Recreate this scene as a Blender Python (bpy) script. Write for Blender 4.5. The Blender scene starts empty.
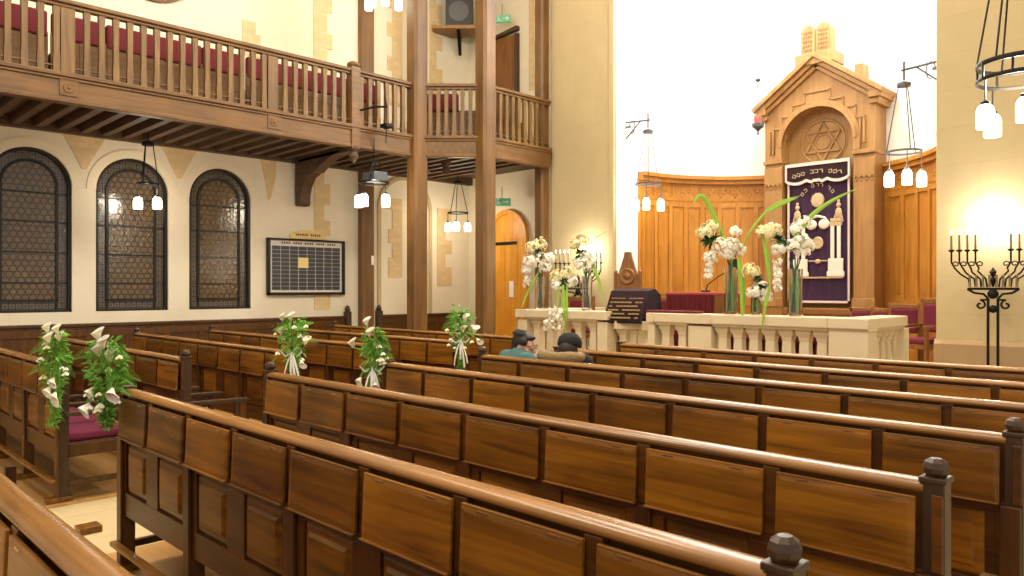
import bpy, math, random
from mathutils import Matrix, Vector
S = bpy.context.scene
COL = S.collection
PI = math.pi
R = math.radians
random.seed(7)

# ------------------------------------------------------------------ helpers
class MB:
    def __init__(s): s.v = []; s.f = []; s.M = Matrix()
    def add(s, vs, fs):
        n = len(s.v); s.v += [tuple(s.M @ Vector(p)) for p in vs]; s.f += [tuple(i + n for i in f) for f in fs]; return s
    def bx(s, x0, x1, y0, y1, z0, z1):
        return s.add([(x0,y0,z0),(x1,y0,z0),(x1,y1,z0),(x0,y1,z0),(x0,y0,z1),(x1,y0,z1),(x1,y1,z1),(x0,y1,z1)],
                     [(0,3,2,1),(4,5,6,7),(0,1,5,4),(1,2,6,5),(2,3,7,6),(3,0,4,7)])
    def box(s, c, d, rot=None):
        M0 = s.M; s.M = M0 @ Matrix.Translation(c) @ (rot if rot else Matrix())
        a, b, e = d[0]/2, d[1]/2, d[2]/2; s.bx(-a,a,-b,b,-e,e); s.M = M0; return s
    def seg(s, p, q, z0, z1, th, off=0.0):          # upright plank from p to q in plan
        p = Vector((p[0],p[1],0)); q = Vector((q[0],q[1],0)); d = (q-p).normalized(); n = Vector((d.y,-d.x,0))
        a, b = n*(off-th/2), n*(off+th/2)
        P = [p+a, q+a, q+b, p+b]
        return s.add([(t.x,t.y,z) for z in (z0,z1) for t in P],
                     [(0,1,2,3),(7,6,5,4),(0,4,5,1),(1,5,6,2),(2,6,7,3),(3,7,4,0)])
    def tube(s, pts, r, n=8, closed=False, flat=None):
        P = [Vector(p) for p in pts]; m = len(P); vs = []; up = None
        rr = r if isinstance(r, (list,tuple)) else [r]*m
        for i in range(m):
            a = P[i-1] if (i or closed) else P[0]; b = P[(i+1)%m] if (i < m-1 or closed) else P[-1]
            t = (b-a).normalized()
            if up is None: up = Vector((0,0,1)) if abs(t.z) < .9 else Vector((1,0,0))
            x = t.cross(up)
            if x.length < 1e-4: x = t.cross(Vector((0,1,0)))
            x.normalize(); y = x.cross(t); up = y
            for k in range(n):
                w = 2*PI*k/n; fx, fy = (flat if flat else (1,1))
                vs.append(P[i] + x*math.cos(w)*rr[i]*fx + y*math.sin(w)*rr[i]*fy)
        fs = []
        for i in range(m if closed else m-1):
            j = (i+1) % m
            for k in range(n): l = (k+1) % n; fs.append((i*n+k, i*n+l, j*n+l, j*n+k))
        if not closed: fs.append(tuple(range(n))[::-1]); fs.append(tuple((m-1)*n+k for k in range(n)))
        return s.add(vs, fs)
    def lathe(s, prof, n=16, c=(0,0,0), axis=None):
        vs = []; fs = []; m = len(prof)
        for r, z in prof:
            for k in range(n):
                w = 2*PI*k/n; vs.append((c[0]+r*math.cos(w), c[1]+r*math.sin(w), c[2]+z))
        for i in range(m-1):
            for k in range(n): l = (k+1)%n; fs.append((i*n+k, i*n+l, (i+1)*n+l, (i+1)*n+k))
        if prof[0][0] > 1e-5: fs.append(tuple(range(n))[::-1])
        if prof[-1][0] > 1e-5: fs.append(tuple((m-1)*n+k for k in range(n)))
        return s.add(vs, fs)
    def ball(s, c, r, sc=(1,1,1), n=12, m=8, rot=None):
        M0 = s.M; s.M = M0 @ Matrix.Translation(c) @ (rot if rot else Matrix()) @ Matrix.Diagonal((*sc,1))
        s.lathe([(max(r*math.sin(PI*i/m),1e-6), -r*math.cos(PI*i/m)) for i in range(m+1)], n); s.M = M0; return s
    def prism(s, poly, d0, d1, plane='xz'):          # poly in a plane, extruded along the third axis
        k = len(poly)
        f = {'xz': lambda a,b,d: (a,d,b), 'yz': lambda a,b,d: (d,a,b), 'xy': lambda a,b,d: (a,b,d)}[plane]
        vs = [f(a,b,d0) for a,b in poly] + [f(a,b,d1) for a,b in poly]
        fs = [tuple(range(k))[::-1], tuple(range(k,2*k))] + [(i,(i+1)%k,k+(i+1)%k,k+i) for i in range(k)]
        return s.add(vs, fs)
    def frustum(s, x0,x1,z0,z1, y0, y1, ins):        # raised field: base at y0, face at y1, inset
        return s.add([(x0,y0,z0),(x1,y0,z0),(x1,y0,z1),(x0,y0,z1),(x0+ins,y1,z0+ins),(x1-ins,y1,z0+ins),(x1-ins,y1,z1-ins),(x0+ins,y1,z1-ins)],
                     [(4,5,6,7),(0,1,5,4),(1,2,6,5),(2,3,7,6),(3,0,4,7),(3,2,1,0)])
    def leaf(s, pts, w, th=.0012, up=(0,0,1)):       # a long blade, widest in the middle
        P = [Vector(p) for p in pts]; m = len(P); vs = []; U = Vector(up)
        for i in range(m):
            t = (P[min(i+1,m-1)]-P[max(i-1,0)]).normalized(); x = t.cross(U)
            if x.length < .05: x = t.cross(Vector((1,.3,0)))
            x.normalize(); k = i/(m-1); ww = w*max(.04, math.sin(PI*(.12+.88*k))**.8)
            n = x.cross(t)
            vs += [P[i]-x*ww/2, P[i]+n*(th+ww*.10), P[i]+x*ww/2, P[i]-n*th+n*ww*.10]
        fs = []
        for i in range(m-1):
            for k in range(4): l=(k+1)%4; fs.append((i*4+k, i*4+l, i*4+4+l, i*4+4+k))
        fs += [(3,2,1,0), tuple((m-1)*4+k for k in range(4))]
        return s.add(vs, fs)
    def mesh(s, name):
        import bmesh
        me = bpy.data.meshes.new(name); me.from_pydata(s.v, [], s.f); me.update()
        bm = bmesh.new(); bm.from_mesh(me); bmesh.ops.recalc_face_normals(bm, faces=bm.faces); bm.to_mesh(me); bm.free(); return me
    def obj(s, name, mat, parent=None, smooth=False, bev=0, loc=None, ang=40):
        me = s.mesh(name); o = bpy.data.objects.new(name, me); COL.objects.link(o)
        if mat: me.materials.append(mat)
        if smooth:
            for p in me.polygons: p.use_smooth = True
            me.set_sharp_from_angle(angle=R(ang))
        if bev:
            b = o.modifiers.new('bevel','BEVEL'); b.width = bev; b.segments = 2; b.limit_method = 'ANGLE'
        if parent: o.parent = parent
        if loc: o.location = loc
        return o

def tag(o, label=None, cat=None, group=None, kind=None):
    if label: o['label'] = label
    if cat: o['category'] = cat
    if group: o['group'] = group
    if kind: o['kind'] = kind
    return o
def thing(name, label, cat, loc=(0,0,0), rz=0, group=None):
    o = bpy.data.objects.new(name, None); COL.objects.link(o); o.location = loc; o.rotation_euler = (0,0,rz); o.empty_display_size = .1
    return tag(o, label, cat, group)
def struct(o): o['kind'] = 'structure'; return o
def copy_tree(o, parent=None):
    c = o.copy(); COL.objects.link(c)
    if parent: c.parent = parent
    for ch in o.children: copy_tree(ch, c)
    return c
def kids(o):
    return [k for k in bpy.data.objects if k.parent == o]
def dup(root, loc, rz=None, label=None, group=None):
    def rec(o, par):
        c = o.copy(); COL.objects.link(c)
        if par is not None: c.parent = par
        for ch in KID.get(o.name, []): rec(ch, c)
        return c
    c = rec(root, None); c.location = loc
    if rz is not None: c.rotation_euler = (0,0,rz)
    if label: c['label'] = label
    if group: c['group'] = group
    return c
KID = {}
def reg(root):
    for k in kids(root): KID.setdefault(root.name, []).append(k); reg(k)
def arc(cx, cz, r, a0, a1, n=20):
    return [(cx + r*math.cos(R(a0+(a1-a0)*i/n)), cz + r*math.sin(R(a0+(a1-a0)*i/n))) for i in range(n+1)]

# ------------------------------------------------------------------ materials
def lin(h):
    h = h.lstrip('#'); c = [int(h[i:i+2],16)/255 for i in (0,2,4)]
    return tuple((x/12.92 if x <= .04045 else ((x+.055)/1.055)**2.4) for x in c) + (1,)
def mat(name, col, rough=.5, metal=0, spec=.5, emit=None, es=0, trans=0, var=0, bump=0, bscale=40):
    m = bpy.data.materials.new(name); m.use_nodes = True; N = m.node_tree; b = N.nodes['Principled BSDF']
    b.inputs['Base Color'].default_value = lin(col); b.inputs['Roughness'].default_value = rough
    b.inputs['Metallic'].default_value = metal; b.inputs['Specular IOR Level'].default_value = spec
    b.inputs['Transmission Weight'].default_value = trans
    if emit: b.inputs['Emission Color'].default_value = lin(emit); b.inputs['Emission Strength'].default_value = es
    tc = N.nodes.new('ShaderNodeTexCoord')
    if var or bump:
        nz = N.nodes.new('ShaderNodeTexNoise'); nz.inputs['Scale'].default_value = bscale; nz.inputs['Detail'].default_value = 3
        N.links.new(tc.outputs['Object'], nz.inputs['Vector'])
    if var:
        h = N.nodes.new('ShaderNodeHueSaturation'); h.inputs['Color'].default_value = lin(col)
        mr = N.nodes.new('ShaderNodeMapRange'); mr.inputs[3].default_value = 1-var; mr.inputs[4].default_value = 1+var
        N.links.new(nz.outputs['Fac'], mr.inputs[0]); N.links.new(mr.outputs[0], h.inputs['Value']); N.links.new(h.outputs[0], b.inputs['Base Color'])
    if bump:
        bp = N.nodes.new('ShaderNodeBump'); bp.inputs['Strength'].default_value = bump; bp.inputs['Distance'].default_value = .01
        N.links.new(nz.outputs['Fac'], bp.inputs['Height']); N.links.new(bp.outputs[0], b.inputs['Normal'])
    return m
def wood(name, dark, light, axis='x', rough=.38, vary=.25, gs=1.0, spec=.5):
    m = bpy.data.materials.new(name); m.use_nodes = True; N = m.node_tree; L = N.links; b = N.nodes['Principled BSDF']
    tc = N.nodes.new('ShaderNodeTexCoord'); mp = N.nodes.new('ShaderNodeMapping')
    sc = {'x':(1.6,26,26),'y':(26,1.6,26),'z':(26,26,1.6)}[axis]; mp.inputs['Scale'].default_value = tuple(k*gs for k in sc)
    oi = N.nodes.new('ShaderNodeObjectInfo'); ad = N.nodes.new('ShaderNodeVectorMath'); ad.operation = 'ADD'
    ml = N.nodes.new('ShaderNodeMath'); ml.operation = 'MULTIPLY'; ml.inputs[1].default_value = 37.0
    L.new(oi.outputs['Random'], ml.inputs[0]); L.new(tc.outputs['Object'], ad.inputs[0]); L.new(ml.outputs[0], ad.inputs[1]); L.new(ad.outputs[0], mp.inputs['Vector'])
    n1 = N.nodes.new('ShaderNodeTexNoise'); n1.inputs['Scale'].default_value = 1; n1.inputs['Detail'].default_value = 5; n1.inputs['Distortion'].default_value = .6
    L.new(mp.outputs[0], n1.inputs['Vector'])
    n2 = N.nodes.new('ShaderNodeTexNoise'); n2.inputs['Scale'].default_value = 2.2; n2.inputs['Detail'].default_value = 2; L.new(ad.outputs[0], n2.inputs['Vector'])
    mx = N.nodes.new('ShaderNodeMath'); mx.operation = 'MULTIPLY_ADD'; mx.inputs[1].default_value = .62
    m2 = N.nodes.new('ShaderNodeMath'); m2.operation = 'MULTIPLY'; m2.inputs[1].default_value = .38
    L.new(n2.outputs['Fac'], m2.inputs[0]); L.new(n1.outputs['Fac'], mx.inputs[0]); L.new(m2.outputs[0], mx.inputs[2])
    cr = N.nodes.new('ShaderNodeValToRGB'); cr.color_ramp.elements[0].position = .34; cr.color_ramp.elements[1].position = .66
    cr.color_ramp.elements[0].color = lin(dark); cr.color_ramp.elements[1].color = lin(light); L.new(mx.outputs[0], cr.inputs[0])
    h = N.nodes.new('ShaderNodeHueSaturation'); mr = N.nodes.new('ShaderNodeMapRange'); mr.inputs[3].default_value = 1-vary; mr.inputs[4].default_value = 1+vary
    L.new(oi.outputs['Random'], mr.inputs[0]); L.new(mr.outputs[0], h.inputs['Value']); L.new(cr.outputs[0], h.inputs['Color']); L.new(h.outputs[0], b.inputs['Base Color'])
    b.inputs['Roughness'].default_value = rough; b.inputs['Specular IOR Level'].default_value = spec
    bp = N.nodes.new('ShaderNodeBump'); bp.inputs['Strength'].default_value = .05; bp.inputs['Distance'].default_value = .004; L.new(n1.outputs['Fac'], bp.inputs['Height']); L.new(bp.outputs[0], b.inputs['Normal'])
    return m
def ashlar(name, col, joint, bw=.62, bh=.34, rough=.85, plane='xz', msize=.006, var=.05):
    m = bpy.data.materials.new(name); m.use_nodes = True; N = m.node_tree; L = N.links; b = N.nodes['Principled BSDF']
    tc = N.nodes.new('ShaderNodeTexCoord'); sp = N.nodes.new('ShaderNodeSeparateXYZ'); cb = N.nodes.new('ShaderNodeCombineXYZ')
    L.new(tc.outputs['Object'], sp.inputs[0]); a, c = (0,2) if plane == 'xz' else ((1,2) if plane == 'yz' else (0,1))
    L.new(sp.outputs[a], cb.inputs[0]); L.new(sp.outputs[c], cb.inputs[1])
    br = N.nodes.new('ShaderNodeTexBrick'); br.inputs['Scale'].default_value = 1; br.inputs['Brick Width'].default_value = bw; br.inputs['Row Height'].default_value = bh
    br.inputs['Mortar Size'].default_value = msize; br.inputs['Mortar Smooth'].default_value = .4
    c0 = lin(col); br.inputs['Color1'].default_value = c0; br.inputs['Color2'].default_value = tuple(x*(1-var) for x in c0[:3])+(1,); br.inputs['Mortar'].default_value = lin(joint)
    L.new(cb.outputs[0], br.inputs['Vector'])
    nz = N.nodes.new('ShaderNodeTexNoise'); nz.inputs['Scale'].default_value = 5; nz.inputs['Detail'].default_value = 6; L.new(tc.outputs['Object'], nz.inputs['Vector'])
    mr = N.nodes.new('ShaderNodeMapRange'); mr.inputs[3].default_value = .93; mr.inputs[4].default_value = 1.06; L.new(nz.outputs['Fac'], mr.inputs[0])
    h = N.nodes.new('ShaderNodeHueSaturation'); L.new(br.outputs['Color'], h.inputs['Color']); L.new(mr.outputs[0], h.inputs['Value']); L.new(h.outputs[0], b.inputs['Base Color'])
    b.inputs['Roughness'].default_value = rough; b.inputs['Specular IOR Level'].default_value = .2
    return m
def star_glass(name, base, alt, lead, a=.15, border=False):
    m = bpy.data.materials.new(name); m.use_nodes = True; N = m.node_tree; L = N.links; b = N.nodes['Principled BSDF']
    tc = N.nodes.new('ShaderNodeTexCoord'); prev = None
    dirs = [(1,0),(0,1)] if border else [(math.cos(R(k)),math.sin(R(k))) for k in (90,30,150)]
    def M(op, x=None, y=None, v=None):
        n = N.nodes.new('ShaderNodeMath'); n.operation = op
        if x is not None: L.new(x, n.inputs[0])
        if y is not None: L.new(y, n.inputs[1])
        if v is not None: n.inputs[1].default_value = v
        return n.outputs[0]
    for cy, cz in dirs:
        d = N.nodes.new('ShaderNodeVectorMath'); d.operation = 'DOT_PRODUCT'; d.inputs[1].default_value = (0,cy/a,cz/a); L.new(tc.outputs['Object'], d.inputs[0])
        fr = M('FRACT', d.outputs['Value']); e = M('ABSOLUTE', M('SUBTRACT', fr, v=.5))
        prev = e if prev is None else M('MINIMUM' if not border else 'MAXIMUM', prev, e)
    ramp = N.nodes.new('ShaderNodeValToRGB'); E_ = ramp.color_ramp.elements
    if border:
        E_[0].position = .10; E_[0].color = lin(lead); E_[1].position = .16; E_[1].color = lin(base)
        e = E_.new(.40); e.color = lin(base); e = E_.new(.45); e.color = lin(lead)
    else:
        E_[0].position = .035; E_[0].color = lin(lead); E_[1].position = .075; E_[1].color = (1,1,1,1)
    L.new(prev, ramp.inputs[0])
    if border: L.new(ramp.outputs[0], b.inputs['Base Color'])
    else:
        vo = N.nodes.new('ShaderNodeTexVoronoi'); vo.inputs['Scale'].default_value = 1/a*1.0; L.new(tc.outputs['Object'], vo.inputs['Vector'])
        nz = N.nodes.new('ShaderNodeTexNoise'); nz.inputs['Scale'].default_value = 7; L.new(tc.outputs['Object'], nz.inputs['Vector'])
        mx = N.nodes.new('ShaderNodeMixRGB'); mx.inputs[1].default_value = lin(base); mx.inputs[2].default_value = lin(alt); L.new(nz.outputs['Fac'], mx.inputs[0])
        mu = N.nodes.new('ShaderNodeMixRGB'); mu.blend_type = 'MULTIPLY'; mu.inputs[0].default_value = 1; L.new(mx.outputs[0], mu.inputs[1]); L.new(ramp.outputs[0], mu.inputs[2])
        L.new(mu.outputs[0], b.inputs['Base Color'])
    nb = N.nodes.new('ShaderNodeTexNoise'); nb.inputs['Scale'].default_value = 22; L.new(tc.outputs['Object'], nb.inputs['Vector'])
    bp = N.nodes.new('ShaderNodeBump'); bp.inputs['Strength'].default_value = .25; bp.inputs['Distance'].default_value = .01; L.new(nb.outputs['Fac'], bp.inputs['Height']); L.new(bp.outputs[0], b.inputs['Normal'])
    b.inputs['Roughness'].default_value = .14; b.inputs['Specular IOR Level'].default_value = .7
    return m
W_PEW = wood('pew_oak','#3f2306','#693e0c','x',.36,.30)
W_PEWV = wood('pew_oak_upright','#3a2106','#5e390d','z',.38,.20)
W_PANEL = wood('pew_panel_oak','#4e2c05','#9a6414','x',.34,.30,1.0)
W_RAIL = wood('pew_rail_oak','#704819','#a07036','x',.27,.08)
W_END = wood('pew_post_oak','#2e1d0e','#4a3119','z',.45,.12)
W_GAL = wood('gallery_oak','#553a19','#7b5728','y',.5,.08)
W_GALZ = wood('gallery_baluster_oak','#5a401e','#7e5f30','z',.5,.10)
W_POST = wood('post_oak','#543917','#7a5627','z',.5,.06,.7)
W_JOIST = wood('joist_oak','#3e2a18','#5c432a','x',.6,.08)
W_GOLD = wood('apse_oak','#9c651e','#bb8236','z',.42,.05,.7)
W_ARK = wood('ark_oak','#865e2c','#a27a44','z',.5,.02,.7)
W_DOOR = wood('door_oak','#cf8620','#eba838','z',.4,.03,.7)
W_THRONE = wood('throne_oak','#6a401c','#8d5f2e','z',.45,.05)
PLASTER = ashlar('cream_plaster','#e6dcc4','#ded2b4',1.1,.62,.9,'yz',.004,.02)
PLASTX = ashlar('cream_plaster_end','#e6dcc4','#ded2b4',1.1,.62,.9,'xz',.004,.02)
STONE = ashlar('pier_stone','#bba981','#b29f77',.9,.42,.8,'xz',.004,.03)
PLINTH = ashlar('plinth_stone','#a58b67','#9a7f5c',1.3,.6,.7,'xz',.004,.04)
QUOIN = ashlar('quoin_stone','#dcc396','#d3b98a',.16,.075,.9,'yz',.008,.14)
QUOINX = ashlar('quoin_stone_end','#dcc396','#d3b98a',.16,.075,.9,'xz',.008,.14)
ARCHBAND = mat('pale_arch_band','#e8dcc0',.9,var=.03,bscale=6)
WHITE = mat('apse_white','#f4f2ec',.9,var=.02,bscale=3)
MARBLE = mat('balustrade_stone','#d8c8a6',.5,var=.06,bscale=9)
IRON = mat('black_iron','#24221f',.45,.8,bump=.1,bscale=60)
IRON2 = mat('grey_iron','#565a62',.4,.4,bump=.05,bscale=60)
BRASS = mat('brass_hinge','#c9a768',.3,.9,var=.1)
CUSH = mat('plum_velvet','#701c40',.85,var=.18,bscale=14)
RED = mat('red_velvet','#5e0c18',.85,var=.2,bscale=12)
CUSH2 = mat('dark_red_upholstery','#64122c',.85,var=.18,bscale=14)
REDTRIM = mat('red_trim','#a8483e',.7,var=.1)
PURPLE = mat('purple_velvet','#310f34',.8,var=.3,bscale=9)
DPURPLE = mat('dark_purple_velvet','#220710',.95,var=.25,bscale=10)
GOLDTH = mat('gold_thread','#b7a07c',.5,.2,var=.25,bscale=60)
GOLDDK = mat('old_gold_thread','#8f7340',.7,.1,var=.3,bscale=70)
SILK = mat('white_silk','#d9d2c4',.6,var=.08,bscale=30)
PINKSILK = mat('pale_fringe','#cdbab2',.7,var=.12,bscale=50)
GLASSW = mat('star_leaded','#6b543a',.2)
GL_IN = star_glass('leaded_star_glass','#4e3f2c','#745a36','#30271b',.075)
GL_BO = star_glass('leaded_border_glass','#5d5246','#5d5246','#332c25',.075,True)
LEAD = mat('lead_bar','#2a2722',.5,.5,var=.1)
BULB = mat('lit_milk_glass','#fff6e6',.3,emit='#fff1d8',es=7,var=.01)
TIPGLOW = mat('added_candle_glow','#fff3da',.3,emit='#ffeccc',es=14,var=.01)  # emissive material for the glow added at the candle tips
CANDLE = mat('candle_tube','#7d6e55',.5,var=.1)
LEAFM = mat('fern_green','#6ba333',.6,var=.35,bscale=25)
LEAFD = mat('dark_leaf','#2c5520',.55,var=.3,bscale=20)
LEAFL = mat('lime_blade','#8fb83c',.5,var=.2,bscale=14)
PETAL = mat('white_petal','#f6f2e2',.6,var=.05,bscale=30)
CREAM = mat('cream_petal','#f0e6b4',.6,var=.08,bscale=30)
RIBBON = mat('white_ribbon','#eeeae6',.45,var=.05)
VASE = mat('clear_glass','#ffffff',.03,trans=1.0,var=.005)
WATER = mat('vase_water','#f2f6ee',.02,trans=1.0,var=.005)
SKIN = mat('skin','#d8a184',.55,var=.05,bscale=20)
HAIR = mat('dark_hair','#2b2019',.6,var=.3,bscale=50)
TEAL = mat('teal_jacket','#3f6a68',.85,var=.12,bscale=20)
BLACKC = mat('black_cloth','#22201e',.9,var=.2,bscale=30)
FUR = mat('tan_fur','#8d7550',.95,var=.4,bscale=70,bump=.8)
DARKC = mat('dark_trouser','#2a2b30',.9,var=.15)
SPK = mat('speaker_black','#38383a',.6,var=.1)
SPKC = mat('speaker_cone','#5a5a5c',.5,var=.1)
GREEN = mat('sign_green','#5fae84',.4,emit='#5fae84',es=.25,var=.02)
PAPER = mat('white_paper','#f4f2ec',.8,var=.02)
INK = mat('black_ink','#26262a',.7,var=.05)
SLATE = mat('plaque_slate','#3d3f45',.5,var=.35,bscale=22)
YELLOW = mat('yellow_note','#ecd690',.7,var=.03)
LWOOD = wood('pale_crest_wood','#dcc07c','#ecd494','y',.5,.02)
FLOORM = wood('floor_oak','#a57a44','#c89c62','x',.45,.05,.4)
AISLE = ashlar('aisle_stone','#cbb78e','#b9a379',.6,.6,.55,'xy',.006,.05)
REDGL = mat('ruby_glass','#c05a4c',.2,emit='#c8483a',es=.3,var=.03)
DARKGAP = mat('dark_recess','#1a1410',.9,var=.1)

# ------------------------------------------------------------------ camera
TH = .7889; H = 1.538
cam = bpy.data.cameras.new('camera'); co = bpy.data.objects.new('camera', cam); COL.objects.link(co)
co.location = (0,0,H); co.rotation_euler = (PI/2,0,TH); cam.lens = 752.5/1024*36; cam.sensor_width = 36; cam.shift_y = .001; cam.clip_start = .02
S.camera = co
def at(px, py=None, u=None, v=None, h=None):
    t = (px-512)/752.5; c, s = math.cos(TH), math.sin(TH); k = (t*c-s)/(c+t*s)      # u = k v
    if v is None and u is not None: v = u/k
    if v is not None: u = k*v
    return (u, v)
def hh(py, u, v): return H + (289-py)*(-u*math.sin(TH)+v*math.cos(TH))/752.5

# ------------------------------------------------------------------ setting
WL = -11.3; WV = 10.0; TOP = 8.6; AU = -4.97; AR = 2.28
m = MB(); m.bx(-12,4,-4,13,-.1,0); fl = struct(m.obj('floor', AISLE))
for k,(x0,x1) in enumerate(((-10.25,-6.02),(-4.72,-.6))):
    m = MB(); m.bx(x0,x1,-2.5,6.85,0,.012); struct(m.obj('floor_boards', FLOORM))
WIN = [1.20, 2.44, 3.69, 4.95]
SILL, SPR, HW = 1.23, 2.90, .48
m = MB(); m.bx(WL-.3,WL,-4,WV,0,SILL); y0 = -4
ymid = [(WIN[i]+WIN[i+1])/2 for i in range(3)] + [5.6]
y0 = .5
m.bx(WL-.3,WL,-4,y0,SILL,TOP)
for yc, y1 in zip(WIN, ymid):
    m.prism([(y0,SILL),(y0,TOP),(y1,TOP),(y1,SILL),(yc+HW,SILL)] + arc(yc,SPR,HW,0,180) + [(yc-HW,SILL)], WL-.3, WL, 'yz'); y0 = y1
m.bx(WL-.3,WL,y0,WV,SILL,TOP)
struct(m.obj('wall_left', PLASTER))
m = MB(); m.bx(WL-.3,-8.5,WV,WV+.3,0,TOP); struct(m.obj('wall_end', PLASTX))
# chancel piers and the arch wall over them
for nm,(x0,x1) in (('wall_chancel_left',(-8.62,AU-AR)),('wall_chancel_right',(AU+AR,3.5))):
    m = MB(); m.bx(x0,x1,9.5,10.02,0,TOP)
    if x1 < -5: m.bx(AU-AR-.10,AU-AR+.0,9.44,9.5,0,TOP)
    struct(m.obj(nm, STONE, bev=.012))
m = MB(); m.bx(AU+AR-.01,3.5,9.45,9.5,0,.92); m.prism([(9.45,.92),(9.5,.92),(9.5,.97)],AU+AR-.01,3.5,'yz'); struct(m.obj('trim_1', PLINTH))
m = MB(); m.bx(-8.62,AU-AR+.01,9.44,9.5,0,.92); struct(m.obj('trim_2', PLINTH))
m = MB(); pts = arc(AU,7.0,AR,180,0,24); m.prism([(AU-AR,7.0),(AU-AR,TOP),(AU+AR,TOP),(AU+AR,7.0)] + [p for p in arc(AU,7.0,AR*.999,0,180,24)][1:-1] if False else [(AU-AR,7.9),(AU-AR,TOP),(AU+AR,TOP),(AU+AR,7.9)],9.5,10.02); struct(m.obj('wall_chancel_arch', STONE))
# apse: half cylinder and half dome, with thickness
m = MB(); n = 40; vs=[]; fs=[]
rings = [(AR,0),(AR,2),(AR,4.5),(AR,6.4)] + [(AR*math.cos(R(k)),6.4+AR*math.sin(R(k))) for k in (15,30,45,60,75,88)]
for rr in (0,.18):
    for r, z in rings:
        for i in range(n+1):
            w = PI*i/n; vs.append((AU+(r+rr)*math.cos(w), 10.0+(r+rr)*math.sin(w), z+(rr if r < AR else 0)))
q = n+1; K = len(rings)*q
for j in range(len(rings)-1):
    for i in range(n):
        fs.append((j*q+i, j*q+i+1, j*q+q+i+1, j*q+q+i)); fs.append((K+j*q+i, K+j*q+q+i, K+j*q+q+i+1, K+j*q+i+1))
m.add(vs,fs)
ap = m.obj('wall_apse', WHITE, smooth=True); struct(ap)
# white sheet over the left pier's reveal, bright lighting put into its colour
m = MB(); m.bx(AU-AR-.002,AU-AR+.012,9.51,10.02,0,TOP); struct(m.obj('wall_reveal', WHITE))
# ceiling far above
m = MB(); m.bx(-12,4,-4,10.05,TOP,TOP+.1); struct(m.obj('ceiling', PLASTX))

# chancel platform
m = MB(); m.bx(-7.75,-2.62,7.5,9.46,0,.45); m.prism([(AU+AR-.02,9.4)] + [(AU+(AR-.02)*math.cos(R(k)),10+(AR-.02)*math.sin(R(k))) for k in range(0,181,6)] + [(AU-AR+.02,9.4)],0,.45,'xy')
struct(m.obj('floor_platform', FLOORM))

# window arch bands and spandrels on the left wall
for i, yc in enumerate(WIN):
    m = MB(); P = arc(yc,SPR,.60,0,180,24); Q = arc(yc,SPR,HW,180,0,24)
    m.prism(P+Q, WL-.02, WL+.012, 'yz'); struct(m.obj('trim_%d' % (i+3), ARCHBAND))
for i in range(3):
    yc = (WIN[i]+WIN[i+1])/2
    m = MB(); m.prism([(yc-.27,3.62),(yc+.27,3.62),(yc+.16,3.42),(yc+.03,3.16),(yc-.03,3.16),(yc-.16,3.42)], WL-.02, WL+.010, 'yz'); struct(m.obj('trim_%d' % (i+7), QUOIN))
m = MB(); m.prism([(5.58,3.62),(5.86,3.62),(5.84,3.3),(5.76,3.0),(5.72,2.95),(5.66,3.3)], WL-.02, WL+.010, 'yz'); struct(m.obj('trim_10', QUOIN))
# windows
def arch_poly(yc, hw, z0, zs): return [(yc-hw,z0),(yc+hw,z0)] + arc(yc,zs,hw,0,180,24)
def ring_poly(hw0, hw1, z0, z1, zs): return [(-hw0,z0)] + [(-hw0,zs)] + arc(0,zs,hw0,180,0,24)[1:] + [(hw0,z0),(hw1,z1)] + arc(0,zs,hw1,0,180,24) + [(-hw1,z1)]
for i, yc in enumerate(WIN):
    w = bpy.data.objects.new('window_%d' % (i+1), None); COL.objects.link(w); w.location = (WL-.09,yc,0); struct(w)
    m = MB(); m.prism(arch_poly(0,HW-.005,SILL+.005,SPR), -.03, 0, 'yz'); m.obj('border_glass', GL_BO, w)
    m = MB(); m.prism(arch_poly(0,.315,SILL+.16,SPR), -.02, .008, 'yz'); m.obj('pane', GL_IN, w)
    m = MB(); P = ring_poly(HW-.004, HW-.04, SILL+.004, SILL+.04, SPR); m.prism(P, -.02,.06,'yz'); m.bx(-.02,.06,-HW,HW,SILL+.004,SILL+.035); m.obj('window_frame', LEAD, w)
    m = MB(); P = ring_poly(.335,.300,SILL+.14,SILL+.175,SPR); m.prism(P,-.02,.028,'yz'); m.bx(-.02,.028,-.33,.33,SILL+.14,SILL+.175)
    for s_ in (-1,1): m.bx(0,.02,s_*.317-.012,s_*.317+.012,SILL+.02,SILL+.16)
    m.obj('inner_frame', LEAD, w)
    for z in (1.62,2.02,2.42,2.80):
        m = MB(); m.bx(0,.024,-HW+.02,HW-.02,z-.008,z+.008); m.obj('saddle_bar', LEAD, w)
# stone quoin patches (alternating long and short blocks) on the upper and lower wall
def quoins(nm, u, v, z0, z1, w0, w1, face='yz', flip=1):
    m = MB(); z = z0; k = 0
    while z < z1:
        h = .26 if k % 3 else .36; w = (w0, w1)[k % 2]; zt = min(z+h, z1)
        if face == 'yz': m.bx(u-.03,u+.012, v if flip>0 else v-w, v+w if flip>0 else v, z, zt)
        else: m.bx(u if flip>0 else u-w, u+w if flip>0 else u, v-.012, v+.03, z, zt)
        z = zt; k += 1
    struct(m.obj(nm, QUOIN if face == 'yz' else QUOINX))
def wv(px): return at(px, u=WL)[1]
quoins('trim_11', WL, wv(314), 1.2, 3.55, wv(330)-wv(314), wv(324)-wv(314))
quoins('trim_12', WL, wv(313), 5.0, TOP, wv(332)-wv(313), wv(327)-wv(313))
quoins('trim_13', WL, wv(402), 1.75, 3.2, wv(402)-wv(388), wv(402)-wv(392), flip=-1)
quoins('trim_14', WL, wv(402), 4.9, TOP, wv(402)-wv(387), wv(402)-wv(392), flip=-1)
quoins('trim_15', WL, wv(437), 1.6, 3.1, .36, .2)
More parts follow.
